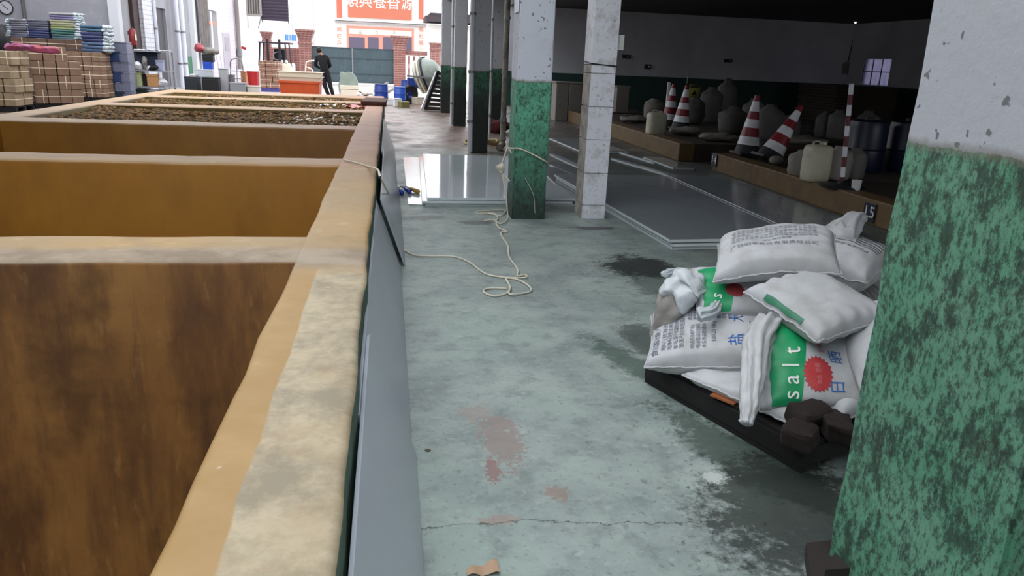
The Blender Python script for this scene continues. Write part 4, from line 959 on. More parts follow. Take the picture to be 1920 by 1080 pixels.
# air conditioner and louvred awning
g = GY(477, 12, 45); t = thing('air_conditioner', 'boxy air conditioner on the corner of the clapboard building', 'air conditioner', (g.x, 45, g.z))
mb = MB(); mb.bx(-.4, .4, -.3, .3, -.5, .6, .02); mb.build('casing', mat('ac_casing', '#9a948e', .5), t)
for k in range(5): mb = MB(); mb.bx(-.3+.13*k, -.22+.13*k, -.32, -.301, -.4, .5); mb.build('fin', mat('ac_fin', '#4c4744', .6), t)
mb = MB(); mb.bar((-.35, -.2, -.5), (-.45, .3, -1.1), .04); mb.build('bracket', M_steel, t)
mb = MB(); mb.bar((.35, -.2, -.5), (.1, .3, -1.1), .04); mb.build('bracket', M_steel, t)
g0 = GY(490, 30, 45); g1 = GY(541, 30, 45); t = thing('louvred_awning', 'dark louvred awning projecting over the yard', 'awning', (g0.x, 45, 0))
wA = g1.x-g0.x
for k in range(8):
    z0 = GY(515, -8+6.2*k, 45).z; mb = MB(); mb.box((wA/2, .0, z0), (wA, .25, .10), Matrix.Rotation(.5, 3, 'X')); mb.build('slat', mat('purple_grey_slat', '#4a4152', .5), t)
for x in (0.02, wA-.02): mb = MB(); mb.box((x, .05, GY(515, 14, 45).z), (.05, .08, 1.6)); mb.build('frame_bar', M_steel, t)
# ------------------------------------------------------------------ yard: gate, pillars, facades
YG = 42.
def tilepillar(x0, x1, ytop, ycap, label, Y=YG, cw=1.5, lower=None):
    a = GY(x0, ytop, Y); b = GY(x1, ytop, Y); w = b.x-a.x; X = (a.x+b.x)/2; zt = a.z; zc = GY(x0, ycap, Y).z
    t = thing('gate_pillar', label, 'gate pillar', (X, Y, 0))
    mb = MB(); mb.bx(-w/2, w/2, -w/2, w/2, 0, zc); mb.build('shaft', M_brick, t)
    mb = MB(); 
    for k in range(6):
        s = 1+(cw-1)*(k/5)**1.3; hh = (zt-zc)/6; mb.bx(-w/2*s, w/2*s, -w/2*s, w/2*s, zc+hh*k, zc+hh*(k+1)-.004 if k < 5 else zt)
    mb.build('flared_cap', M_brick, t)
    mb = MB(); mb.bx(-w/2*1.12, w/2*1.12, -w/2*1.12, w/2*1.12, zc-.12, zc-.001); mb.build('collar', M_brick, t); return t
tilepillar(560, 583, 55, 78, 'broad tiled gate pillar left of the dark gate', cw=1.55)
tilepillar(738, 760, 67, 88, 'reddish tiled gate pillar right of the dark gate', cw=1.6)
tilepillar(492, 507, 59, 74, 'small tiled pillar behind the forklift on the left', 44, cw=1.5)
tilepillar(807, 826, 80, 90, 'tiled pillar beyond the concrete mixer', 42, cw=1.25)
mb = MB(); a = GY(507, 95, 43); b_ = GY(560, 95, 43); mb.bx(a.x, b_.x, 43, 43.2, 0, 1.75); tag(mb.build('boundary_wall', M_brick), 'brown tiled boundary wall behind the forklift', 'wall')
a = GY(760, 95, 42.2); b_ = GY(801, 95, 42.2); mb = MB(); mb.bx(a.x, b_.x, 42.1, 42.3, GY(780, 104, 42.2).z, GY(780, 96, 42.2).z); mb.bx(a.x, b_.x, 42.1, 42.3, 0, .3); 
for k in range(4): mb.cyl((a.x+.2+k*.27, 42.2, .3), (a.x+.2+k*.27, 42.2, 1.6), .05, n=8)
tag(mb.build('balustrade', M_brick), 'low tiled balustrade right of the gate', 'balustrade')
# gate
gx0, gx1 = GY(583, 90, YG).x, GY(738, 90, YG).x; gw = gx1-gx0
t = thing('sliding_gate', 'dark slate blue sheet metal yard gate', 'gate', (gx0, YG, 0))
M_gate = mat('slate_gate', '#44555c', .5, [('#34444b', .8, .4, .65, .6), ('#5b6b70', 5, .55, .7, .4)], world=True)
n = 18
for k in range(n):
    mb = MB(); x0 = gw*k/n; mb.bx(x0, x0+gw/n, -.02-.012*(k % 2), .02, .12, 1.86); mb.build('panel', M_gate, t)
for z in (.15, .58, 1.35, 1.86): mb = MB(); mb.bx(0, gw, -.045, -.021, z-.03, z+.03); mb.build('rail', mat('gate_rail', '#33424a', .5), t)
mb = MB(); mb.bx(gw*.5-.05, gw*.5+.02, -.07, -.046, .1, 1.86); mb.build('stile', M_steel, t)
# temple-like shop facade
YF = 60.
t = thing('shop_facade', 'white building front with red signboard beyond the gate', 'building', (0, YF, 0))
def fq(x0, x1, y0, y1, nm, mt, d0=0, d1=.1, parent=t):
    a = GY((x0+x1)/2, y0, YF); b = GY((x0+x1)/2, y1, YF); xa = GY(x0, (y0+y1)/2, YF).x; xb = GY(x1, (y0+y1)/2, YF).x
    mb = MB(); mb.bx(xa, xb, -d1, -d0, b.z, a.z); return mb.build(nm, mt, parent)
M_fw = mat('facade_white', '#e9e4de', .7); M_fr = mat('facade_red', '#bb6550', .6); M_fp = mat('facade_pink', '#dc8f7c', .6)
fq(622, 802, -60, 118, 'wall', M_fw, -.3, 0)
sb = fq(652, 772, -30, 35, 'signboard', mat('sign_red', '#b9694f', .5), .001, .12)
for k in range(20):
    x = 653.5+k*6; mb = MB(); 
tx = GY(712, 3, YF-.13)
mb = MB(); add_text(mb, '順興養香源', 1.02, lambda x, y: V((tx.x+x*1.0, -.125, tx.z+y*1.25)))
mb.build('sign_lettering', mat('sign_white', '#f2ece8', .5), sb)
for x0, x1 in ((631, 641), (785, 794)):
    fq(x0, x1, -20, 36, 'red_panel', M_fr, .001, .06)
    p = fq(x0, x1, 48, 92, 'couplet_panel', mat('couplet_ground', '#e9cfc6', .6), .001, .06)
    body = '興旺戶' if x0 < 700 else '福村福'
    mb = MB()
    for k, ch in enumerate(body):
        g = GY((x0+x1)/2, 56+k*12.5, YF-.07); add_text(mb, ch, .36, lambda x, y: V((g.x+x, -.065, g.z+y)))
    mb.build('couplet_lettering', M_fr, p)
fq(628, 800, 38, 42, 'cornice', M_fw, .001, .35); fq(628, 800, 43, 46, 'ledge', mat('ledge_grey', '#a9a4a4', .6), .001, .25)
fr = fq(650, 776, 51, 96, 'shopfront_frame', M_fp, .001, .06)
fq(655, 772, 56, 66, 'lintel_panel', mat('lintel', '#e6dccb', .6), .061, .1, fr)
mb = MB()
for px, ch in ((675, '日'), (706, '吉'), (740, '火')):
    g = GY(px, 61, YF-.11); add_text(mb, ch, .3, lambda x, y: V((g.x+x, -.105, g.z+y)))
mb.build('lintel_lettering', mat('lintel_ink', '#4f7f62', .6), fr)
for x0, x1 in ((654, 684), (690, 710), (718, 742), (748, 772)):
    fq(x0, x1, 70, 96, 'window_pane', mat('violet_glass', '#5d5568', .3), .061, .08, fr)
# more far buildings
t = thing('white_building', 'plain white building left of the red signboard', 'building', (0, 64, 0))
a = GY(470, 60, 64); b_ = GY(621, 60, 64); mb = MB(); mb.bx(a.x-6, b_.x, 0, 3, 0, 8); mb.build('wall', M_fw, t)
for px in (548, 588): g = GY(px, 60, 64); mb = MB(); mb.cyl((g.x, -.05, 0), (g.x, -.05, 7), .05, n=8); mb.build('pipe', mat('far_pipe', '#b9bbc8', .6), t)
a = GY(534, 64, 50); b_ = GY(556, 77, 50); t = thing('corrugated_screen', 'small blue corrugated sheet behind the left gate pillar', 'screen', (a.x, 50, 0))
for k in range(7):
    w = (b_.x-a.x)/7; mb = MB(); mb.bx(w*k+.01, w*(k+1)-.01, -.03, .03, b_.z, a.z, .01); mb.build('slat', mat('bright_blue', '#4f8fd6', .5), t)
mb = MB(); mb.bx(0, 7*w, 0, .03, b_.z-.1, b_.z-.002); mb.build('rail', M_wht, t)
for x in (.05, 7*w-.05): mb = MB(); mb.bx(x-.04, x+.04, .031, .1, 0, a.z); mb.build('post', M_wht, t)
t = thing('side_house', 'white house with dark tiled eave right of the signboard', 'building', (0, 55, 0))
a = GY(803, 45, 55); mb = MB(); mb.bx(a.x, a.x+6, 0, 3, 0, a.z); mb.build('wall', M_fw, t)
a = GY(797, 40, 55); z1 = GY(797, 30, 55).z; mb = MB(); mb.bx(a.x, a.x+6, -1, 3, a.z, z1); mb.bx(a.x+.3, a.x+6, -.8, 3, z1, z1+.2); mb.build('eave', mat('dark_eave', '#3d3338', .7), t)
# ------------------------------------------------------------------ person
def person():
    f0 = G(612, 188, 0); Y = f0.y; sc = 1.68
    t = thing('person', 'person seen from behind in black top and dark trousers', 'person', (f0.x, Y, 0))
    J = {'pel': (-.02, 0, .93), 'waist': (-.03, 0, 1.08), 'chest': (-.07, 0, 1.28), 'neckb': (-.11, 0, 1.44), 'neck': (-.15, .02, 1.50), 'head': (-.18, .04, 1.56), 'crown': (-.20, .05, 1.69),
         'lh': (-.10, 0, .90), 'lk': (-.04, -.02, .50), 'la': (.10, .03, .09), 'lt': (.08, .17, .04), 'rh': (.07, 0, .90), 'rk': (.14, .0, .50), 'ra': (.25, .03, .09), 'rt': (.25, .18, .04),
         'ls': (-.27, 0, 1.40), 'le': (-.33, .04, 1.13), 'lw': (-.20, .24, 1.05), 'lf': (-.12, .29, 1.06), 'rs': (.08, 0, 1.40), 're': (.16, .04, 1.13), 'rw': (.06, .25, 1.06), 'rf': (-.02, .30, 1.07)}
    R_ = {'pel': .175, 'waist': .17, 'chest': .20, 'neckb': .075, 'neck': .055, 'head': .085, 'crown': .075, 'lh': .115, 'lk': .08, 'la': .06, 'lt': .04, 'rh': .115, 'rk': .08, 'ra': .06, 'rt': .04,
          'ls': .085, 'le': .065, 'lw': .04, 'lf': .035, 'rs': .085, 're': .065, 'rw': .033, 'rf': .03}
    E_ = [('pel', 'waist'), ('waist', 'chest'), ('chest', 'neckb'), ('neckb', 'neck'), ('neck', 'head'), ('head', 'crown'), ('pel', 'lh'), ('lh', 'lk'), ('lk', 'la'), ('la', 'lt'), ('pel', 'rh'), ('rh', 'rk'), ('rk', 'ra'), ('ra', 'rt'),
          ('chest', 'ls'), ('ls', 'le'), ('le', 'lw'), ('lw', 'lf'), ('chest', 'rs'), ('rs', 're'), ('re', 'rw'), ('rw', 'rf')]
    ks = list(J); me = bpy.data.meshes.new('body'); me.from_pydata([J[k] for k in ks], [(ks.index(a), ks.index(b)) for a, b in E_], [])
    o = bpy.data.objects.new('body', me); COL.objects.link(o)
    md = o.modifiers.new('s', 'SKIN'); md.use_smooth_shade = True
    for i, k in enumerate(ks):
        r = R_[k]; me.skin_vertices[0].data[i].radius = (r, r*(.72 if k in ('waist', 'chest', 'pel') else 1))
        me.skin_vertices[0].data[i].use_root = (k == 'pel')
    o.modifiers.new('u', 'SUBSURF').levels = 2
    dg = bpy.context.evaluated_depsgraph_get(); m2 = bpy.data.meshes.new_from_object(o.evaluated_get(dg)); bpy.data.objects.remove(o)
    for q in (mat('skin', '#b98a70', .6), mat('black_knit', '#121318', .8), mat('dark_trousers', '#20212b', .8), mat('dark_shoe', '#1b1b1d', .5)): m2.materials.append(q)
    for p in m2.polygons:
        c = p.center; p.use_smooth = True
        p.material_index = 3 if c.z < .08 else (2 if c.z < .98 and abs(c.y) < .2 and c.y < .18 else (0 if (c.z > 1.485 or c.y > .21) else 1))
    b = bpy.data.objects.new('body', m2); COL.objects.link(b); b.parent = t
    mb = MB(); mb.sph((-.195, .03, 1.62), .105, (.95, 1.05, 1.02), 18)
    for v in mb.b.verts: v.co += V((nz(v.co*20), nz(v.co*19), nz(v.co*21)))*.012
    bmesh.ops.delete(mb.b, geom=[v for v in mb.b.verts if v.co.z < 1.528 or (v.co.y > .09 and v.co.z < 1.63)], context='VERTS')
    mb.build('hair', mat('black_hair', '#0f0e10', .6), t, smooth=True)
    for s in (-1, 1): mb = MB(); mb.sph((-.195+s*.095, .05, 1.585), .025, (.5, .8, 1.2), 10); mb.build('ear', mat('skin', '#b98a70'), t, smooth=True)
person()
# ------------------------------------------------------------------ yard things behind the tanks
def tub(x0, x1, y0, y1, Y, label, mt, z0=None, name='tub', lipc=None, depth=.9):
    a = GY(x0, y1, Y); b = GY(x1, y1, Y); zt = GY((x0+x1)/2, y0, Y).z; zb = 0 if z0 is None else z0; w = b.x-a.x
    t = thing(name, label, name.replace('_', ' '), ((a.x+b.x)/2, Y+depth/2, zb)); h = zt-zb
    mb = MB()
    def ring(z, s): return [(-w/2*s, -depth/2*s, z), (w/2*s, -depth/2*s, z), (w/2*s, depth/2*s, z), (-w/2*s, depth/2*s, z)]
    rs = [ring(0, .92), ring(h*.9, .985), ring(h*.9, .96), ring(h*.05, .88)]
    vv = [[mb.b.verts.new(p) for p in r] for r in rs]
    for i in range(3):
        for k in range(4): mb.b.faces.new((vv[i][k], vv[i][(k+1) % 4], vv[i+1][(k+1) % 4], vv[i+1][k]))
    mb.b.faces.new(vv[0][::-1]); mb.b.faces.new(vv[3])
    mb.build('body', mt, t)
    mb = MB()
    for s_ in ((0, -depth/2, w+.04, .05), (0, depth/2, w+.04, .05), (-w/2, 0, .05, depth), (w/2, 0, .05, depth)): mb.box((s_[0], s_[1], h*.95), (s_[2], s_[3], h*.1), None, .005)
    mb.build('rim', lipc or mt, t); return t, zt
t, zt = tub(524, 600, 152, 178, 25, 'big orange plastic tub beside the walking person', M_org, depth=1.0)
t, zt2 = tub(521, 602, 144, 153, 24.98, 'shallow cream tub nested on the orange tub', M_cream, z0=zt+.002, depth=1.04)
t, _ = tub(521, 602, 135, 144, 24.98, 'upper cream tub at the top of the nested tubs', M_cream, z0=zt2+.002, depth=1.04)
# carton pallet
def make_carton(w, d, h, mt, label, group, vert=True):
    t = thing('carton', label, 'carton', (0, 0, 0), 0, group)
    mb = MB(); mb.bx(-w/2, w/2, -d/2, d/2, 0, h, .006); mb.build('box_body', mt, t)
    mb = MB(); z = h*.5
    for (cx_, cy_, sx, sy) in ((0, -d/2-.002, w+.012, .006), (0, d/2+.002, w+.012, .006), (-w/2-.002, 0, .006, d+.012), (w/2+.002, 0, .006, d+.012)): mb.box((cx_, cy_, z), (sx, sy, .016))
    mb.build('strap', M_strap, t)
    if not vert: return t
    mb = MB()
    for (cy_, sy, zc_, sz) in ((-d/2-.002, .006, h/2, h), (d/2+.002, .006, h/2, h), (0, d, h+.001, .004)): mb.box((w*.12, cy_, zc_), (.015, sy, sz))
    mb.build('strap', M_strap, t)
    return t
CARTONS = {}
def carton(key, mtx, w, d, h, mt, loc, rz, label, group):
    key = (key, (round(loc[0]*37)+round(loc[2]*53)) % 3 == 0)
    if key not in CARTONS:
        t = make_carton(w, d, h, mt, label, group, key[1]); CARTONS[key] = t
    else: t = copytree(CARTONS[key])
    t['label'] = label; t['group'] = group; t.location = loc; t.rotation_euler = (0, 0, rz); return t
ORD = ['bottom', 'second', 'third', 'fourth', 'fifth', 'sixth']
def stack(key, org, rz, nx, ny, nzc, w, d, h, mt, label, z0=.12, jit=.012, skip=lambda i, j, k: False, drop=None, group=None, extra=0):
    rnd = random.Random(str(key)); ca, sa = math.cos(rz), math.sin(rz)
    for k in range(nzc):
        for i in range(nx):
            for j in range(ny):
                if skip(i, j, k): continue
                if 0 < i < nx-1 and j == ny-1 and k < nzc-1 and ny > 1: continue
                off = (k % 2)*extra
                x = (i+.5)*w+rnd.uniform(-jit, jit)+off; y = (j+.5)*d+rnd.uniform(-jit, jit)
                carton(key, None, w-.016, d-.03, h-.008, mt, (org[0]+x*ca-y*sa, org[1]+x*sa+y*ca, z0+k*h), rz+rnd.uniform(-.03, .03), '%s, %s row up, %s from the left%s' % (label, ORD[k], ['first', 'second', 'third', 'fourth', 'fifth'][i], '' if ny == 1 else (', front' if j == 0 else ', back')), group or ('cartons of '+label))
def pallet(org, rz, W_, D_, h, mt, label):
    t = thing('pallet', label, 'pallet', (org[0], org[1], 0), rz)
    for k in range(5): mb = MB(); mb.box((W_*(k+.5)/5, D_/2, h-.012), (W_/5-.03, D_, .022)); mb.build('deck_board', mt, t)
    for k in range(3): mb = MB(); mb.box((W_/2, (.05, D_/2, D_-.05)[k], (h-.024)/2), (W_, .09, h-.025)); mb.build('stringer', mt, t)
a = GY(488, 172, 31.5); b_ = GY(524, 172, 31.5); w = (b_.x-a.x)
pallet((a.x, 31.5), 0, w, .9, .15, mat('violet_plastic', '#4d468c', .5), 'violet plastic pallet under the cartons in the yard')
hC = (GY(505, 114, 31.5).z-.155)/5
stack('yard', (a.x, 31.5), 0, 3, 2, 5, w/3, .44, hC, mat('red_brown_cardboard', '#96705f', .85), 'brown carton on the violet pallet', z0=.155, group='cartons on the violet pallet')
# forklift
Yk = 36; g = GY(518, 150, Yk); t = thing('forklift', 'forklift with dark overhead guard parked behind the cartons', 'forklift', (g.x, Yk, 0)); M_fk = mat('forklift_black', '#241f28', .4)
zt = GY(518, 79, Yk).z; 
mb = MB(); mb.box((0, 0.5, zt-.03), (1.35, 1.3, .07), None, .02); mb.build('roof_guard', mat('guard_plum', '#4a3d4c', .5), t)
for x in (-.62, -.45, .45, .62): mb = MB(); mb.bar((x*1.12, -.1, .9), (x, 0, zt-.06), .05); mb.build('post', M_fk, t)
mb = MB(); mb.box((0.1, .6, .7), (1.2, 1.7, .7), None, .08); mb.build('chassis', M_cream, t)
mb = MB(); mb.box((0.1, .5, 1.12), (.5, .45, .12), None, .04); mb.box((.1, .75, 1.4), (.5, .1, .5), None, .04); mb.build('seat', M_dark, t)
mb = MB(); mb.tube([(.1+.17*math.cos(q), -.05+.06*math.sin(q), 1.35+.17*math.sin(q)) for q in [k*2*math.pi/16 for k in range(17)]], .02, 8, smooth=1); mb.build('steering_wheel', M_greyp, t, smooth=True)
for x in (-.25, .25): mb = MB(); mb.box((x, -.35, 1.1), (.1, .1, 1.9)); mb.build('mast', M_fk, t)
for x, y in ((-.5, 0), (.55, 0), (-.5, 1.2), (.55, 1.2)): mb = MB(); mb.cyl((x-.1, y, .28), (x+.1, y, .28), .28, n=20); mb.build('wheel', M_dark, t, auto=40)
for x in (.3, .5): mb = MB(); mb.sph((x, -.2, 1.12), .07, n=12); mb.build('headlamp', M_wht, t, smooth=True)
# bicycle-like handle beside gate pillar
g = GY(582, 130, 38); t = thing('handcart_frame', 'pale metal handle frame in front of the left gate pillar', 'cart', (g.x, 38, 0))
mb = MB(); mb.tube([(-.25, 0, .3), (-.2, 0, 1.0), (-.1, 0, 1.15), (.3, 0, 1.2), (.4, 0, 1.12)], .03, 8); mb.tube([(-.2, 0, .9), (.1, 0, .75), (.1, 0, .3)], .03, 8); mb.build('tube_frame', M_cream, t, smooth=True)
mb = MB(); mb.cyl((-.1, -.05, .22), (-.1, .05, .22), .22, n=18); mb.build('wheel', M_dark, t)
# stone slab, debris
Yd = 31.5; pts = [(636, 178), (634, 160), (638, 148), (636, 139), (640, 135), (646, 139), (650, 136), (658, 137), (665, 142), (670, 152), (672, 166), (669, 179)]
mb = MB(); pp = [GY(x, y, Yd) for x, y in pts]; c0 = V((pp[0].x, Yd, 0)); pp[0].z = max(0, pp[0].z)
zmin = min(p.z for p in pp); mb.poly([p-V((0, 0, zmin)) for p in pp], .35, (0, 1, 0)); bmesh.ops.bevel(mb.b, geom=mb.b.edges[:], offset=.03, segments=2, affect='EDGES')
tag(mb.build('stone_slab', mat('grey_green_stone', '#8d9a90', .7, [('#a3b0a5', 2, .45, .65, .6)])), 'upright grey green slab with jagged top in the yard', 'slab')
mb = MB(); mb.box((GY(656, 176, 31).x, 31, .3), (.75, .3, .14), RZ(.1), .01); mb.box((GY(656, 176, 31).x, 31, .1), (.7, .3, .22), RZ(.1), .01); tag(mb.build('timber_block', M_cream), 'pale timber block in front of the stone slab', 'block')
for i, (x0, y0, x1, y1, Y) in enumerate([(680, 167, 700, 161, 33), (700, 162, 728, 155, 34), (672, 160, 700, 168, 32), (728, 172, 745, 163, 34)]):
    p, q = GY(x0, y0, Y), GY(x1, y1, Y+.2); p.z = .05; q.z = max(q.z, .08)
    mb = MB(); mb.bar(p, q, .14, .09); tag(mb.build('timber', (M_cream, M_dim)[i % 2]), ['short pale beam left of the blue tub, leaning', 'pale beam end sticking up behind the blue tub', 'plank lying on the rubble by the stone slab', 'brownish plank right of the blue tub'][i], 'timber')
rnd = random.Random(5)
for i in range(26):
    px, Y = rnd.uniform(670, 712), rnd.uniform(29.5, 33); g = V((GY(px, 170, Y).x, Y, 0)); s_ = rnd.uniform(.06, .15)
    mb = MB(); q = bmesh.ops.create_icosphere(mb.b, subdivisions=1, radius=s_)
    for v in mb.b.verts: v.co.z *= .7; v.co += V((nz(v.co*9+V((i, 0, 0))), nz(v.co*8), 0))*.05
    o = mb.build('rubble_stone', (M_cream, M_dim, M_brown)[i % 3] if i % 5 else M_wht, loc=(g.x, g.y, s_*.6)); tag(o, 'piece of pale rubble heaped between stone slab and blue tub', 'rubble', 'rubble pieces in the yard')
def barrel(px, yb, Y, r, h, label, mt, name='barrel'):
    g = GY(px, yb, Y); t = thing(name, label, 'barrel', (g.x, Y, 0))
    mb = MB(); mb.lathe([(0, 0), (r*.92, 0), (r, .03), (r, h*.3), (r*1.05, h*.32), (r, h*.35), (r, h*.62), (r*1.05, h*.64), (r, h*.67), (r*.98, h*.95), (r*.9, h), (0, h)], n=24); mb.build('body', mt, t, auto=35)
    mb = MB(); mb.lathe([(0, h+.04), (r*.94, h+.04), (r*.96, h+.001)], n=24); mb.build('lid', mt, t, auto=35); return t
def hh(px, y, Y): return GY(px, y, Y).z
barrel(715, 180, 26.5, .23, hh(715, 160, 26.5), 'dark blue tub behind the end of the tank wall', M_bluep)
barrel(750, 190, 26, .2, hh(750, 165, 26), 'small blue drum left of the black wheel', mat('bright_blue_plastic', '#2c55b8', .35))
barrel(762, 175, 28.5, .2, hh(762, 152, 28.5), 'taller blue drum behind the small blue drum', M_bluep)
for i, (px, py, Y, w, h, mt, lb) in enumerate([(733, 188, 25.5, .28, .16, M_wht, 'white foam piece right of the tank end'), (745, 193, 24.8, .22, .22, M_wht, 'white box in front of the small blue drum'), (757, 195, 24.6, .3, .14, mat('olive_box', '#7d7a4a', .7), 'flat olive box near the black wheel'), (790, 192, 26.5, .6, .2, M_cream, 'cream flat carton under the mixer')]):
    g = GY(px, py, Y); t = thing('box', lb, 'box', (g.x, Y, 0), .2*i); mb = MB(); mb.bx(-w/2, w/2, -.15, .15, 0, h, .01); mb.build('body', mt, t); mb = MB(); mb.bx(-w/2-.008, w/2+.008, -.158, .158, h+.0005, h+.03, .006); mb.build('lid', mt, t)
g = GY(768, 180, 26.6); mb = MB(); 
mb.lathe([(.14, -.07), (.27, -.09), (.31, -.05), (.31, .05), (.27, .09), (.14, .07), (.14, -.07)], n=28, M=Matrix.Translation((g.x, 26.6, .31)) @ Matrix.Rotation(math.pi/2, 4, 'X') @ Matrix.Rotation(.5, 4, 'Y')); tag(mb.build('tyre', M_dark, auto=40), 'black tyre standing beside the blue drums', 'tyre')
# concrete mixer
Ym = 27; g = GY(803, 140, Ym); t = thing('concrete_mixer', 'concrete mixer with pale green drum and cream hoops', 'mixer', (g.x, Ym, 0)); zc = g.z
Mx = Matrix.Translation((0, 0, zc)) @ Matrix.Rotation(1.25, 4, 'Y') @ Matrix.Rotation(.3, 4, 'X')
mb = MB(); mb.lathe([(0, .42), (.25, .42), (.42, .3), (.56, .05), (.58, -.1), (.55, -.25), (.42, -.42), (.38, -.42), (.36, -.3), (0, -.28)], n=32, M=Mx); mb.build('drum', mat('pale_green_metal', '#9fa9a0', .5, [('#7d867d', 4, .45, .65, .6)]), t, auto=40)
for z, m_ in ((-.18, M_cream), (-.30, M_cream), (-.05, M_dark)):
    r = .60 if z > -.2 else .555; mb = MB(); mb.lathe([(r, z-.035), (r+.02, z-.03), (r+.02, z+.03), (r, z+.035)], n=32, M=Mx); mb.build('hoop', m_, t, auto=40)
for x in (-.5, .5):
    mb = MB(); mb.bar((x, -.45, .0), (x*.8, 0, zc-.0), .07); mb.bar((x, .45, 0), (x*.8, 0, zc), .07); mb.build('frame_leg', M_bluep, t)
mb = MB(); mb.bar((-.75, -.62, zc-.05), (.35, -.62, zc-.12), .06); mb.build('tilt_bar', M_steel, t)
mb = MB(); mb.box((-.55, 0, .55), (.35, .5, .6), None, .03); mb.build('motor_box', M_bluep, t)
# black slatted rack leaning on farthest pillar
b0 = G(795, 207, 0); Yr = b0.y
t = thing('leaning_rack', 'black slatted plastic rack leaning on the farthest pillar', 'rack', (0, Yr, 0))
p = [GY(797, 207, Yr), GY(838, 209, Yr), GY(836, 137, Yr), GY(822, 133, Yr)]
for x, z in ((0, 0),):
    mb = MB(); mb.bar((p[0].x, 0, .02), (p[3].x, .1, p[3].z), .09); mb.build('upright', M_blkp, t)
    mb = MB(); mb.bar((p[1].x, 0, .02), (p[2].x, .1, p[2].z), .09); mb.build('upright', M_blkp, t)
for k in range(9):
    f = (k+.5)/9; a_ = p[0].lerp(p[3], f); c_ = p[1].lerp(p[2], f); mb = MB(); mb.bar((a_.x, .05*f*2, max(.05, a_.z)), (c_.x, .05*f*2, max(.05, c_.z)), .07, .16*.6); mb.build('slat', M_blkp, t)
a_ = G(790, 205, .03); b_ = GY(818, 135, a_.y+.3); mb = MB(); mb.bar(a_, b_, .05); tag(mb.build('pole', M_wht), 'pale pole leaning in front of the black rack', 'pole')
# ------------------------------------------------------------------ left clutter: cartons and bundles
MC1, MC2 = M_card, M_card2
stack('near_left', (-9.25, 18.3), -.03, 5, 2, 4, .24, .42, .29, MC2, 'pale carton in the leftmost load', z0=.14, group='cartons of the leftmost load', extra=.05)
pallet((-9.3, 18.3), -.03, 1.25, .85, .13, M_blk, 'dark pallet under the leftmost cartons')
c_ = G(88, 206, 0); 
stack('mid_left', (c_.x-.2, c_.y), .50, 4, 2, 4, .25, .42, .32, MC1, 'brown carton in the angled second load', z0=.14, group='cartons of the second load', skip=lambda i, j, k: k == 3 and i > 2)
pallet((c_.x-.22, c_.y), .50, 1.05, .85, .13, M_blk, 'dark pallet under the second load of cartons')
c_ = GY(128, 190, 22.3)
stack('third', (c_.x, 22.3), -.03, 4, 2, 5, .235, .44, (GY(175, 98, 22.4).z-.14)/5, MC1, 'brown carton in the third load', z0=.14, group='cartons of the third load')
pallet((c_.x, 22.3), -.03, .95, .9, .13, M_blk, 'dark pallet under the third load of cartons')
c_ = GY(25, 95, 23)
stack('rear', (GY(22, 95, 23.4).x, 23.4), 0, 4, 1, 6, .46, .5, (GY(60, 71, 23.4).z-.14)/6, mat('dark_cardboard', '#634c3e', .85), 'wide carton in the rear load', z0=.14, group='cartons of the rear load', jit=.006)
pallet((GY(22, 95, 23.4).x, 23.4), 0, 1.9, .6, .13, M_blk, 'dark pallet under the rear load of cartons')
def bundle(x0, x1, y0, y1, Y, cols, label, wrap='r', n=8, d=.5):
    base = (GY(60, 71, 23.4).z if y1 < 80 else GY(175, 98, 22.4).z)+.004
    a = GY(x0, y1, Y); b = GY(x1, y1, Y); zt = GY((x0+x1)/2, y0, Y).z; zb = base; w = b.x-a.x
    t = thing('sack_bundle', label, 'bundle', ((a.x+b.x)/2, Y+d/2, zb)); h = (zt-zb)/n
    for k in range(n):
        mb = MB(); mb.box((.012*nz((k*1.7, x0, 0)), 0, h*(k+.5)), (w, d, h*.93), RZ(.02*nz((k, x0, 4))), h*.28)
        bmesh.ops.subdivide_edges(mb.b, edges=mb.b.edges[:], cuts=1)
        for v in mb.b.verts: v.co += V((nz(v.co*9+V((k, 0, 0))), nz(v.co*9), nz(v.co*6+V((0, k, 0)))))*.014
        mb.build('folded_layer', cols[k*len(cols)//n], t, smooth=True)
    sgn = 1 if wrap == 'r' else -1
    mb = MB(); rr = random.Random(int(x0))
    for k in range(n):
        for q in range(4):
            nv = len(mb.b.verts); mb.sph((sgn*(w/2+.02+rr.uniform(-.01, .05)), -d/2+.06+q*.13, h*(k+.5)+rr.uniform(-.01, .01)), 1, (.085, .085, h*.55), 10)
    for v in mb.b.verts: v.co += V((nz(v.co*14), nz(v.co*13), nz(v.co*15)))*.04
    mb.build('crumpled_ends', mat('bundle_film', '#b9c2c8', .25, [('#8fa3ad', 6, .45, .6, .6)], bump=(30, .5), spec=.8), t, smooth=True, kind='stuff')
def mm(n, h): return mat(n, h, .35, [('#2a3038', 9, .5, .7, .3)])
GR = [mm('slate_layer', '#5a5b6c'), mm('grey_layer', '#706f7a')]; BL = [mm('steel_blue_layer', '#44597a'), mm('navy_layer', '#343b66'), mm('teal_blue_layer', '#3f5f78')]
MX = [mm('teal_layer', '#48656d'), mm('sea_layer', '#3f7067'), mm('olive_layer', '#8b9468'), mm('straw_layer', '#a3a184'), mm('lilac_layer', '#77739a'), mm('white_layer', '#a3a5a3')]
bundle(20, 52, 36, 71, 23.4, GR, 'grey wrapped bundle leftmost on the rear cartons', 'l')
bundle(54, 93, 37, 70, 23.45, [BL[1], GR[0]], 'dark blue wrapped bundle between the grey and the multicoloured ones', 'l')
bundle(97, 142, 24, 72, 23.4, MX, 'tallest bundle in green, yellow and white layers', 'r', 11)
bundle(154, 195, 47, 97, 22.45, BL, 'steel blue bundle on the third carton load', 'r', 8)
g = GY(20, 98, 19.2); g2 = GY(95, 103, 19.4)
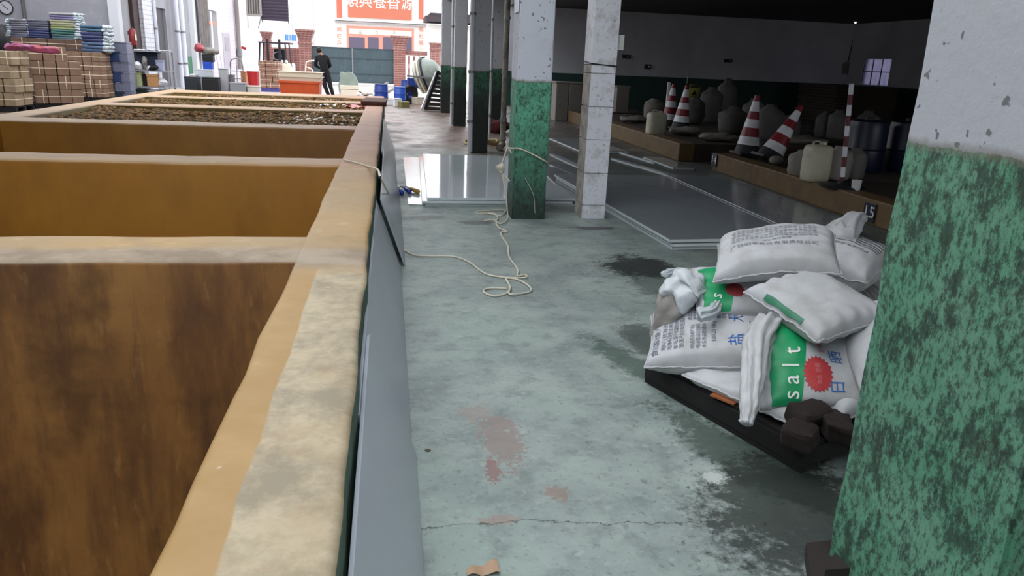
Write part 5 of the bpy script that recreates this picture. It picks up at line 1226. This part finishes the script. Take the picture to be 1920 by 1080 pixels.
mb = MB(); mb.tube([V((g.x, 19.0, 1.38)), V((g.x+.35, 18.95, 1.39)), V((g.x+.7, 19.0, 1.35)), V((g.x+1.05, 19.1, 1.34))], .07, 16, smooth=6, ripple=.2, nr=5)
for v in mb.b.verts: v.co += V((nz(v.co*9), nz(v.co*8), nz(v.co*12)))*.05
tag(mb.build('plastic_bag', mat('red_pink_film', '#94353f', .35, [('#8a4878', .9, .45, .55, .9)]), smooth=True), 'red and pink plastic bag draped over the front cartons', 'plastic bag')
g = GY(8, 80, 24.5); mb = MB(); mb.sph((0, 0, 0), 1, (.22, .3, .5), 16); tag(mb.build('black_bag', M_dark, smooth=True, loc=(g.x, 24.5, g.z)), 'black bulky bag against the clock wall at the left edge', 'bag')
mb = MB(); mb.bx(g.x-.3, g.x+.3, 24.2, 24.8, 0, g.z-.45); tag(mb.build('cabinet', mat('dim_green_cabinet', '#3f4a42', .7)), 'dim green cabinet carrying the black bag', 'cabinet')
# crates
proto = None
CM = {'b': mat('crate_blue', '#2c4170', .45), 'g': mat('crate_grey', '#70758a', .45), 'n': mat('crate_navy', '#26324a', .5), 't': mat('crate_teal', '#2e8078', .45)}
def crate(mt):
    t = thing('crate', '', 'crate'); w, d, h = .26, .4, .27
    mb = MB(); mb.bx(-w/2, w/2, -d/2, d/2, 0, h-.03, .01); mb.build('body', mt, t)
    mb = MB(); mb.bx(-w/2-.012, w/2+.012, -d/2-.012, d/2+.012, h-.045, h-.008, .004); mb.build('rim', mt, t)
    mb = MB()
    for x in (-.08, 0, .08): mb.bx(x-.008, x+.008, -d/2-.012, -d/2-.001, .01, h-.05)
    mb.build('rib', mt, t); return t
CR = {}
Yc = 23.2; lay = ['tng', 'ngg', 'nbg', 'bgg', 'bbg', 'bgg']
for k, row in enumerate(lay):
    for i, ch in enumerate(row):
        px = (211, 226, 239)[i]
        if ch not in CR: t = crate(CM[ch]); CR[ch] = t
        else: t = copytree(CR[ch])
        g = GY(px, 150, Yc); t.location = (g.x-.0, Yc, k*.268); nm = {'b': 'blue', 'g': 'grey', 'n': 'navy', 't': 'teal'}[ch]
        t['label'] = nm+' crate right of the carton loads, '+('left', 'middle', 'right')[i]+' column, '+ORD[k]+' up'; t['group'] = nm+' crates, '+('left', 'middle', 'right')[i]+' column'
# rack with clutter
Yk = 24.5; a = GY(249, 96, Yk); b_ = GY(312, 96, Yk); wK = b_.x-a.x; zK = GY(280, 95, Yk).z
t = thing('shelving_rack', 'cluttered open rack right of the crates', 'rack', (a.x, Yk, 0))
for x in (0, wK):
    for y in (0, .6): mb = MB(); mb.box((x, y, zK/2), (.04, .04, zK)); mb.build('post', M_greyp, t)
shz = [.35, .82, zK-.02]
for z in shz: mb = MB(); mb.box((wK/2, .3, z), (wK+.05, .62, .03)); mb.build('shelf', M_greyp, t)
mb = MB(); mb.grid(lambda u, v: V((wK*1.0*u, .0+.6*v, zK+.02+.03*nz((u*8, v*5, 2)))), 20, 8); mb.build('white_cover', M_wht, t, smooth=True)
def put(px, w, h, d, z, label, mt, kind='box', name=None, y=None):
    x = GY(px, 130, Yk).x; yy = Yk+.28 if y is None else y
    if kind == 'box':
        t = thing(name or 'storage_box', label, 'box', (x, yy, z)); mb = MB(); mb.bx(-w/2, w/2, -d/2, d/2, 0, h*.85, .01); mb.build('body', mt, t); mb = MB(); mb.bx(-w/2-.01, w/2+.01, -d/2-.01, d/2+.01, h*.851, h, .006); mb.build('lid', mt, t)
    else:
        mb = MB(); mb.sph((0, 0, 0), 1, (w/2, d/2, h/2), 18)
        for v in mb.b.verts: v.co += V((nz(v.co*9+V((px, 0, 0))), nz(v.co*8), nz(v.co*7)))*.05
        tag(mb.build(name or 'cloth_bundle', mt, smooth=True, loc=(x, yy, z+h/2)), label, 'bundle')
put(272, .62, .42, .3, .84+.12, 'dark blue box on the rack upper shelf', CM['n'], y=Yk+.42)
put(258, .2, .25, .2, .836, 'white bundle on the left of the upper shelf', M_wht, 'blob', y=Yk+.1)
put(271, .14, .4, .16, .836, 'slim pale bundle standing in the middle of the upper shelf', M_dim, 'blob', y=Yk+.1)
put(287, .28, .16, .25, .836, 'black bag on the right of the upper shelf', M_dark, 'blob', y=Yk+.1)
put(296, .2, .3, .22, .836, 'white blue crate at the right end of the upper shelf', mat('pale_blue', '#a9aecb', .5), y=Yk+.3)
put(254, .25, .4, .3, .366, 'yellow green crate on the left of the lower shelf', mat('yellow_green', '#a9b183', .6), y=Yk+.2)
put(283, .3, .36, .14, .366, 'orange brown flat box on the lower shelf front', mat('tan_orange', '#b98a5c', .7), y=Yk+.1)
put(272, .5, .35, .3, .366, 'black box deep in the lower shelf', M_blkp, y=Yk+.3)
put(299, .3, .25, .3, .366, 'crumpled white wrap on the lower shelf', M_wht, 'blob', y=Yk+.2)
put(264, .38, .3, .35, 0, 'dark green bin under the rack', mat('dark_green_bin', '#1d2a22', .5), y=Yk+.1); put(287, .4, .28, .35, 0, 'grey white bin under the rack', M_greyp, y=Yk+.1); put(305, .3, .3, .35, 0, 'grey bin at the right under the rack', mat('mid_grey_bin', '#77787c', .5), y=Yk+.1)
# ------------------------------------------------------------------ clutter in front of the siding building
Yb = 27.
def bx_(x0, x1, y0, y1, Y, label, mt, z0=0, d=.4, name='bin', cat='bin'):
    a = GY(x0, y1, Y); b = GY(x1, y1, Y); zt = GY((x0+x1)/2, y0, Y).z; w = b.x-a.x; zb = z0
    t = thing(name, label, cat, ((a.x+b.x)/2, Y+d/2, zb)); h = zt-zb
    mb = MB(); mb.bx(-w/2+.01, w/2-.01, -d/2+.01, d/2-.01, 0, h-.05, .015); mb.build('body', mt, t)
    mb = MB(); mb.bx(-w/2, w/2, -d/2, d/2, h-.049, h, .012); mb.build('rim', mt, t); return zt
bx_(346, 373, 144, 170, Yb, 'dark slate bin left of the black bin', mat('dark_slate_bin', '#2b3238', .5)); zq = bx_(379, 411, 145, 172, Yb-.3, 'large black bin by the tank end', M_blkp)
bx_(355, 366, 139, 144, Yb, 'white flat box on the dark slate bin', M_wht, z0=GY(360, 144, Yb).z+.001, name='box', cat='box')
z1 = bx_(368, 398, 130, 145, Yb+.4, 'white box behind the black bin', mat('milky_box', '#c9cfd6', .5)); z2 = bx_(380, 398, 116, 130, Yb+.45, 'bright blue box on the white box', mat('vivid_blue', '#2450c4', .4), z0=z1+.001, d=.34, name='box', cat='box')
z3 = bx_(379, 400, 102, 116, Yb+.45, 'black case on the bright blue box', M_blkp, z0=z2+.001, d=.34, name='case', cat='case')
g = GY(394, 96, Yb+.6)
mb = MB(); mb.sph((0, 0, 0), 1, (.30, .2, .12), 18)
for v in mb.b.verts: v.co += V((nz(v.co*9), nz(v.co*8), nz(v.co*7)))*.05
tag(mb.build('cloth_bundle', M_dim, smooth=True, loc=(g.x, Yb+.6, z3+.10)), 'pale sack lying on top of the black case', 'bundle')
g = GY(375, 88, Yb+.55); mb = MB(); mb.sph((0, 0, 0), 1, (.17, .17, .15), 18)
for v in mb.b.verts: v.co += V((nz(v.co*9), nz(v.co*8+V((3, 3, 3))), nz(v.co*7)))*.05
tag(mb.build('red_bag', mat('dusty_red', '#b04c55', .5), smooth=True, loc=(g.x, Yb+.45, z3+.2)), 'dusty red bag perched left on the box pile', 'bag')
bx_(411, 427, 128, 165, Yb+.2, 'tall pale grey box right of the black bin', mat('pale_grey_box', '#aeb0b4', .5)); bx_(431, 461, 155, 174, Yb-.2, 'low grey bin with white contents', M_greyp); bx_(428, 438, 140, 160, Yb+.5, 'dark grey box behind the hand truck', mat('dgrey', '#6a6a70', .5))
for x in (413, 420):
    p, q = GY(x, 128, Yb+.6), GY(x-7, 106, Yb+.6); mb = MB(); mb.bar((p.x, p.y, .4), q, .035); tag(mb.build('pipe_length', M_wht), 'white pipe %s leaning behind the pale grey box' % ('left' if x == 413 else 'right'), 'pipe')
# hand truck
Y = 27.3; g = GY(445, 150, Y); t = thing('hand_truck', 'grey tube hand truck standing before the clapboard wall', 'hand truck', (g.x, Y, 0)); zt = GY(445, 111, Y).z
mb = MB(); mb.tube([(-.2, 0, .1), (-.2, 0, zt-.2), (-.1, 0, zt), (.1, 0, zt), (.2, 0, zt-.2), (.2, 0, .1)], .018, 8, smooth=3); mb.build('frame', M_steel, t, smooth=True)
for z in (.35, .6, .85): mb = MB(); mb.cyl((-.2, 0, z), (.2, 0, z), .012, n=8); mb.build('crossbar', M_steel, t)
mb = MB(); mb.cyl((0, 0, .15), (0, 0, zt-.2), .012, n=8); mb.build('centre_bar', M_steel, t)
for x in (-.24, .24): mb = MB(); mb.cyl((x-.03, .05, .1), (x+.03, .05, .1), .1, n=16); mb.build('wheel', M_dark, t)
mb = MB(); mb.box((0, -.12, .02), (.4, .22, .012)); mb.build('toe_plate', M_steel, t)
# broom, red bucket, orange box
a_ = GY(472, 150, 28); b_ = GY(457, 90, 28.4); t = thing('broom', 'upturned broom with red head leaning on the wall', 'broom', (a_.x, 28, 0)); mb = MB(); mb.cyl((0, 0, .05), (b_.x-a_.x, .4, b_.z), .014, n=8); mb.build('handle', mat('white_stick', '#dfe3ee', .4), t)
mb = MB(); mb.box((b_.x-a_.x, .4, b_.z), (.16, .06, .09), Matrix.Rotation(.3, 3, 'Y'), .015); mb.build('head', M_redp, t)
zt = GY(474, 134, 28).z; g = GY(475, 150, 27.8); t = thing('bucket', 'red plastic bucket before the carton pallet', 'bucket', (g.x, 27.8, 0)); mb = MB(); mb.lathe([(0, 0), (.15, 0), (.2, zt), (.215, zt+.01), (.2, zt+.015), (.18, zt-.02), (.14, .02), (0, .02)], n=24); mb.build('body', M_redp, t, auto=40)
mb = MB(); mb.sph((0, 0, zt), 1, (.17, .17, .07), 14); mb.build('contents', M_wht, t, smooth=True)
bx_(452, 462, 134, 165, 28.2, 'orange brown box left of the red bucket', mat('orange_box', '#c07a45', .6)); bx_(484, 489, 133, 170, 28.3, 'slim white panel right of the red bucket', M_wht, d=.1, name='panel', cat='panel'); bx_(463, 487, 161, 174, 27.0, 'low white tray before the red bucket', mat('tray', '#cfcdc4', .5), name='tray', cat='tray')
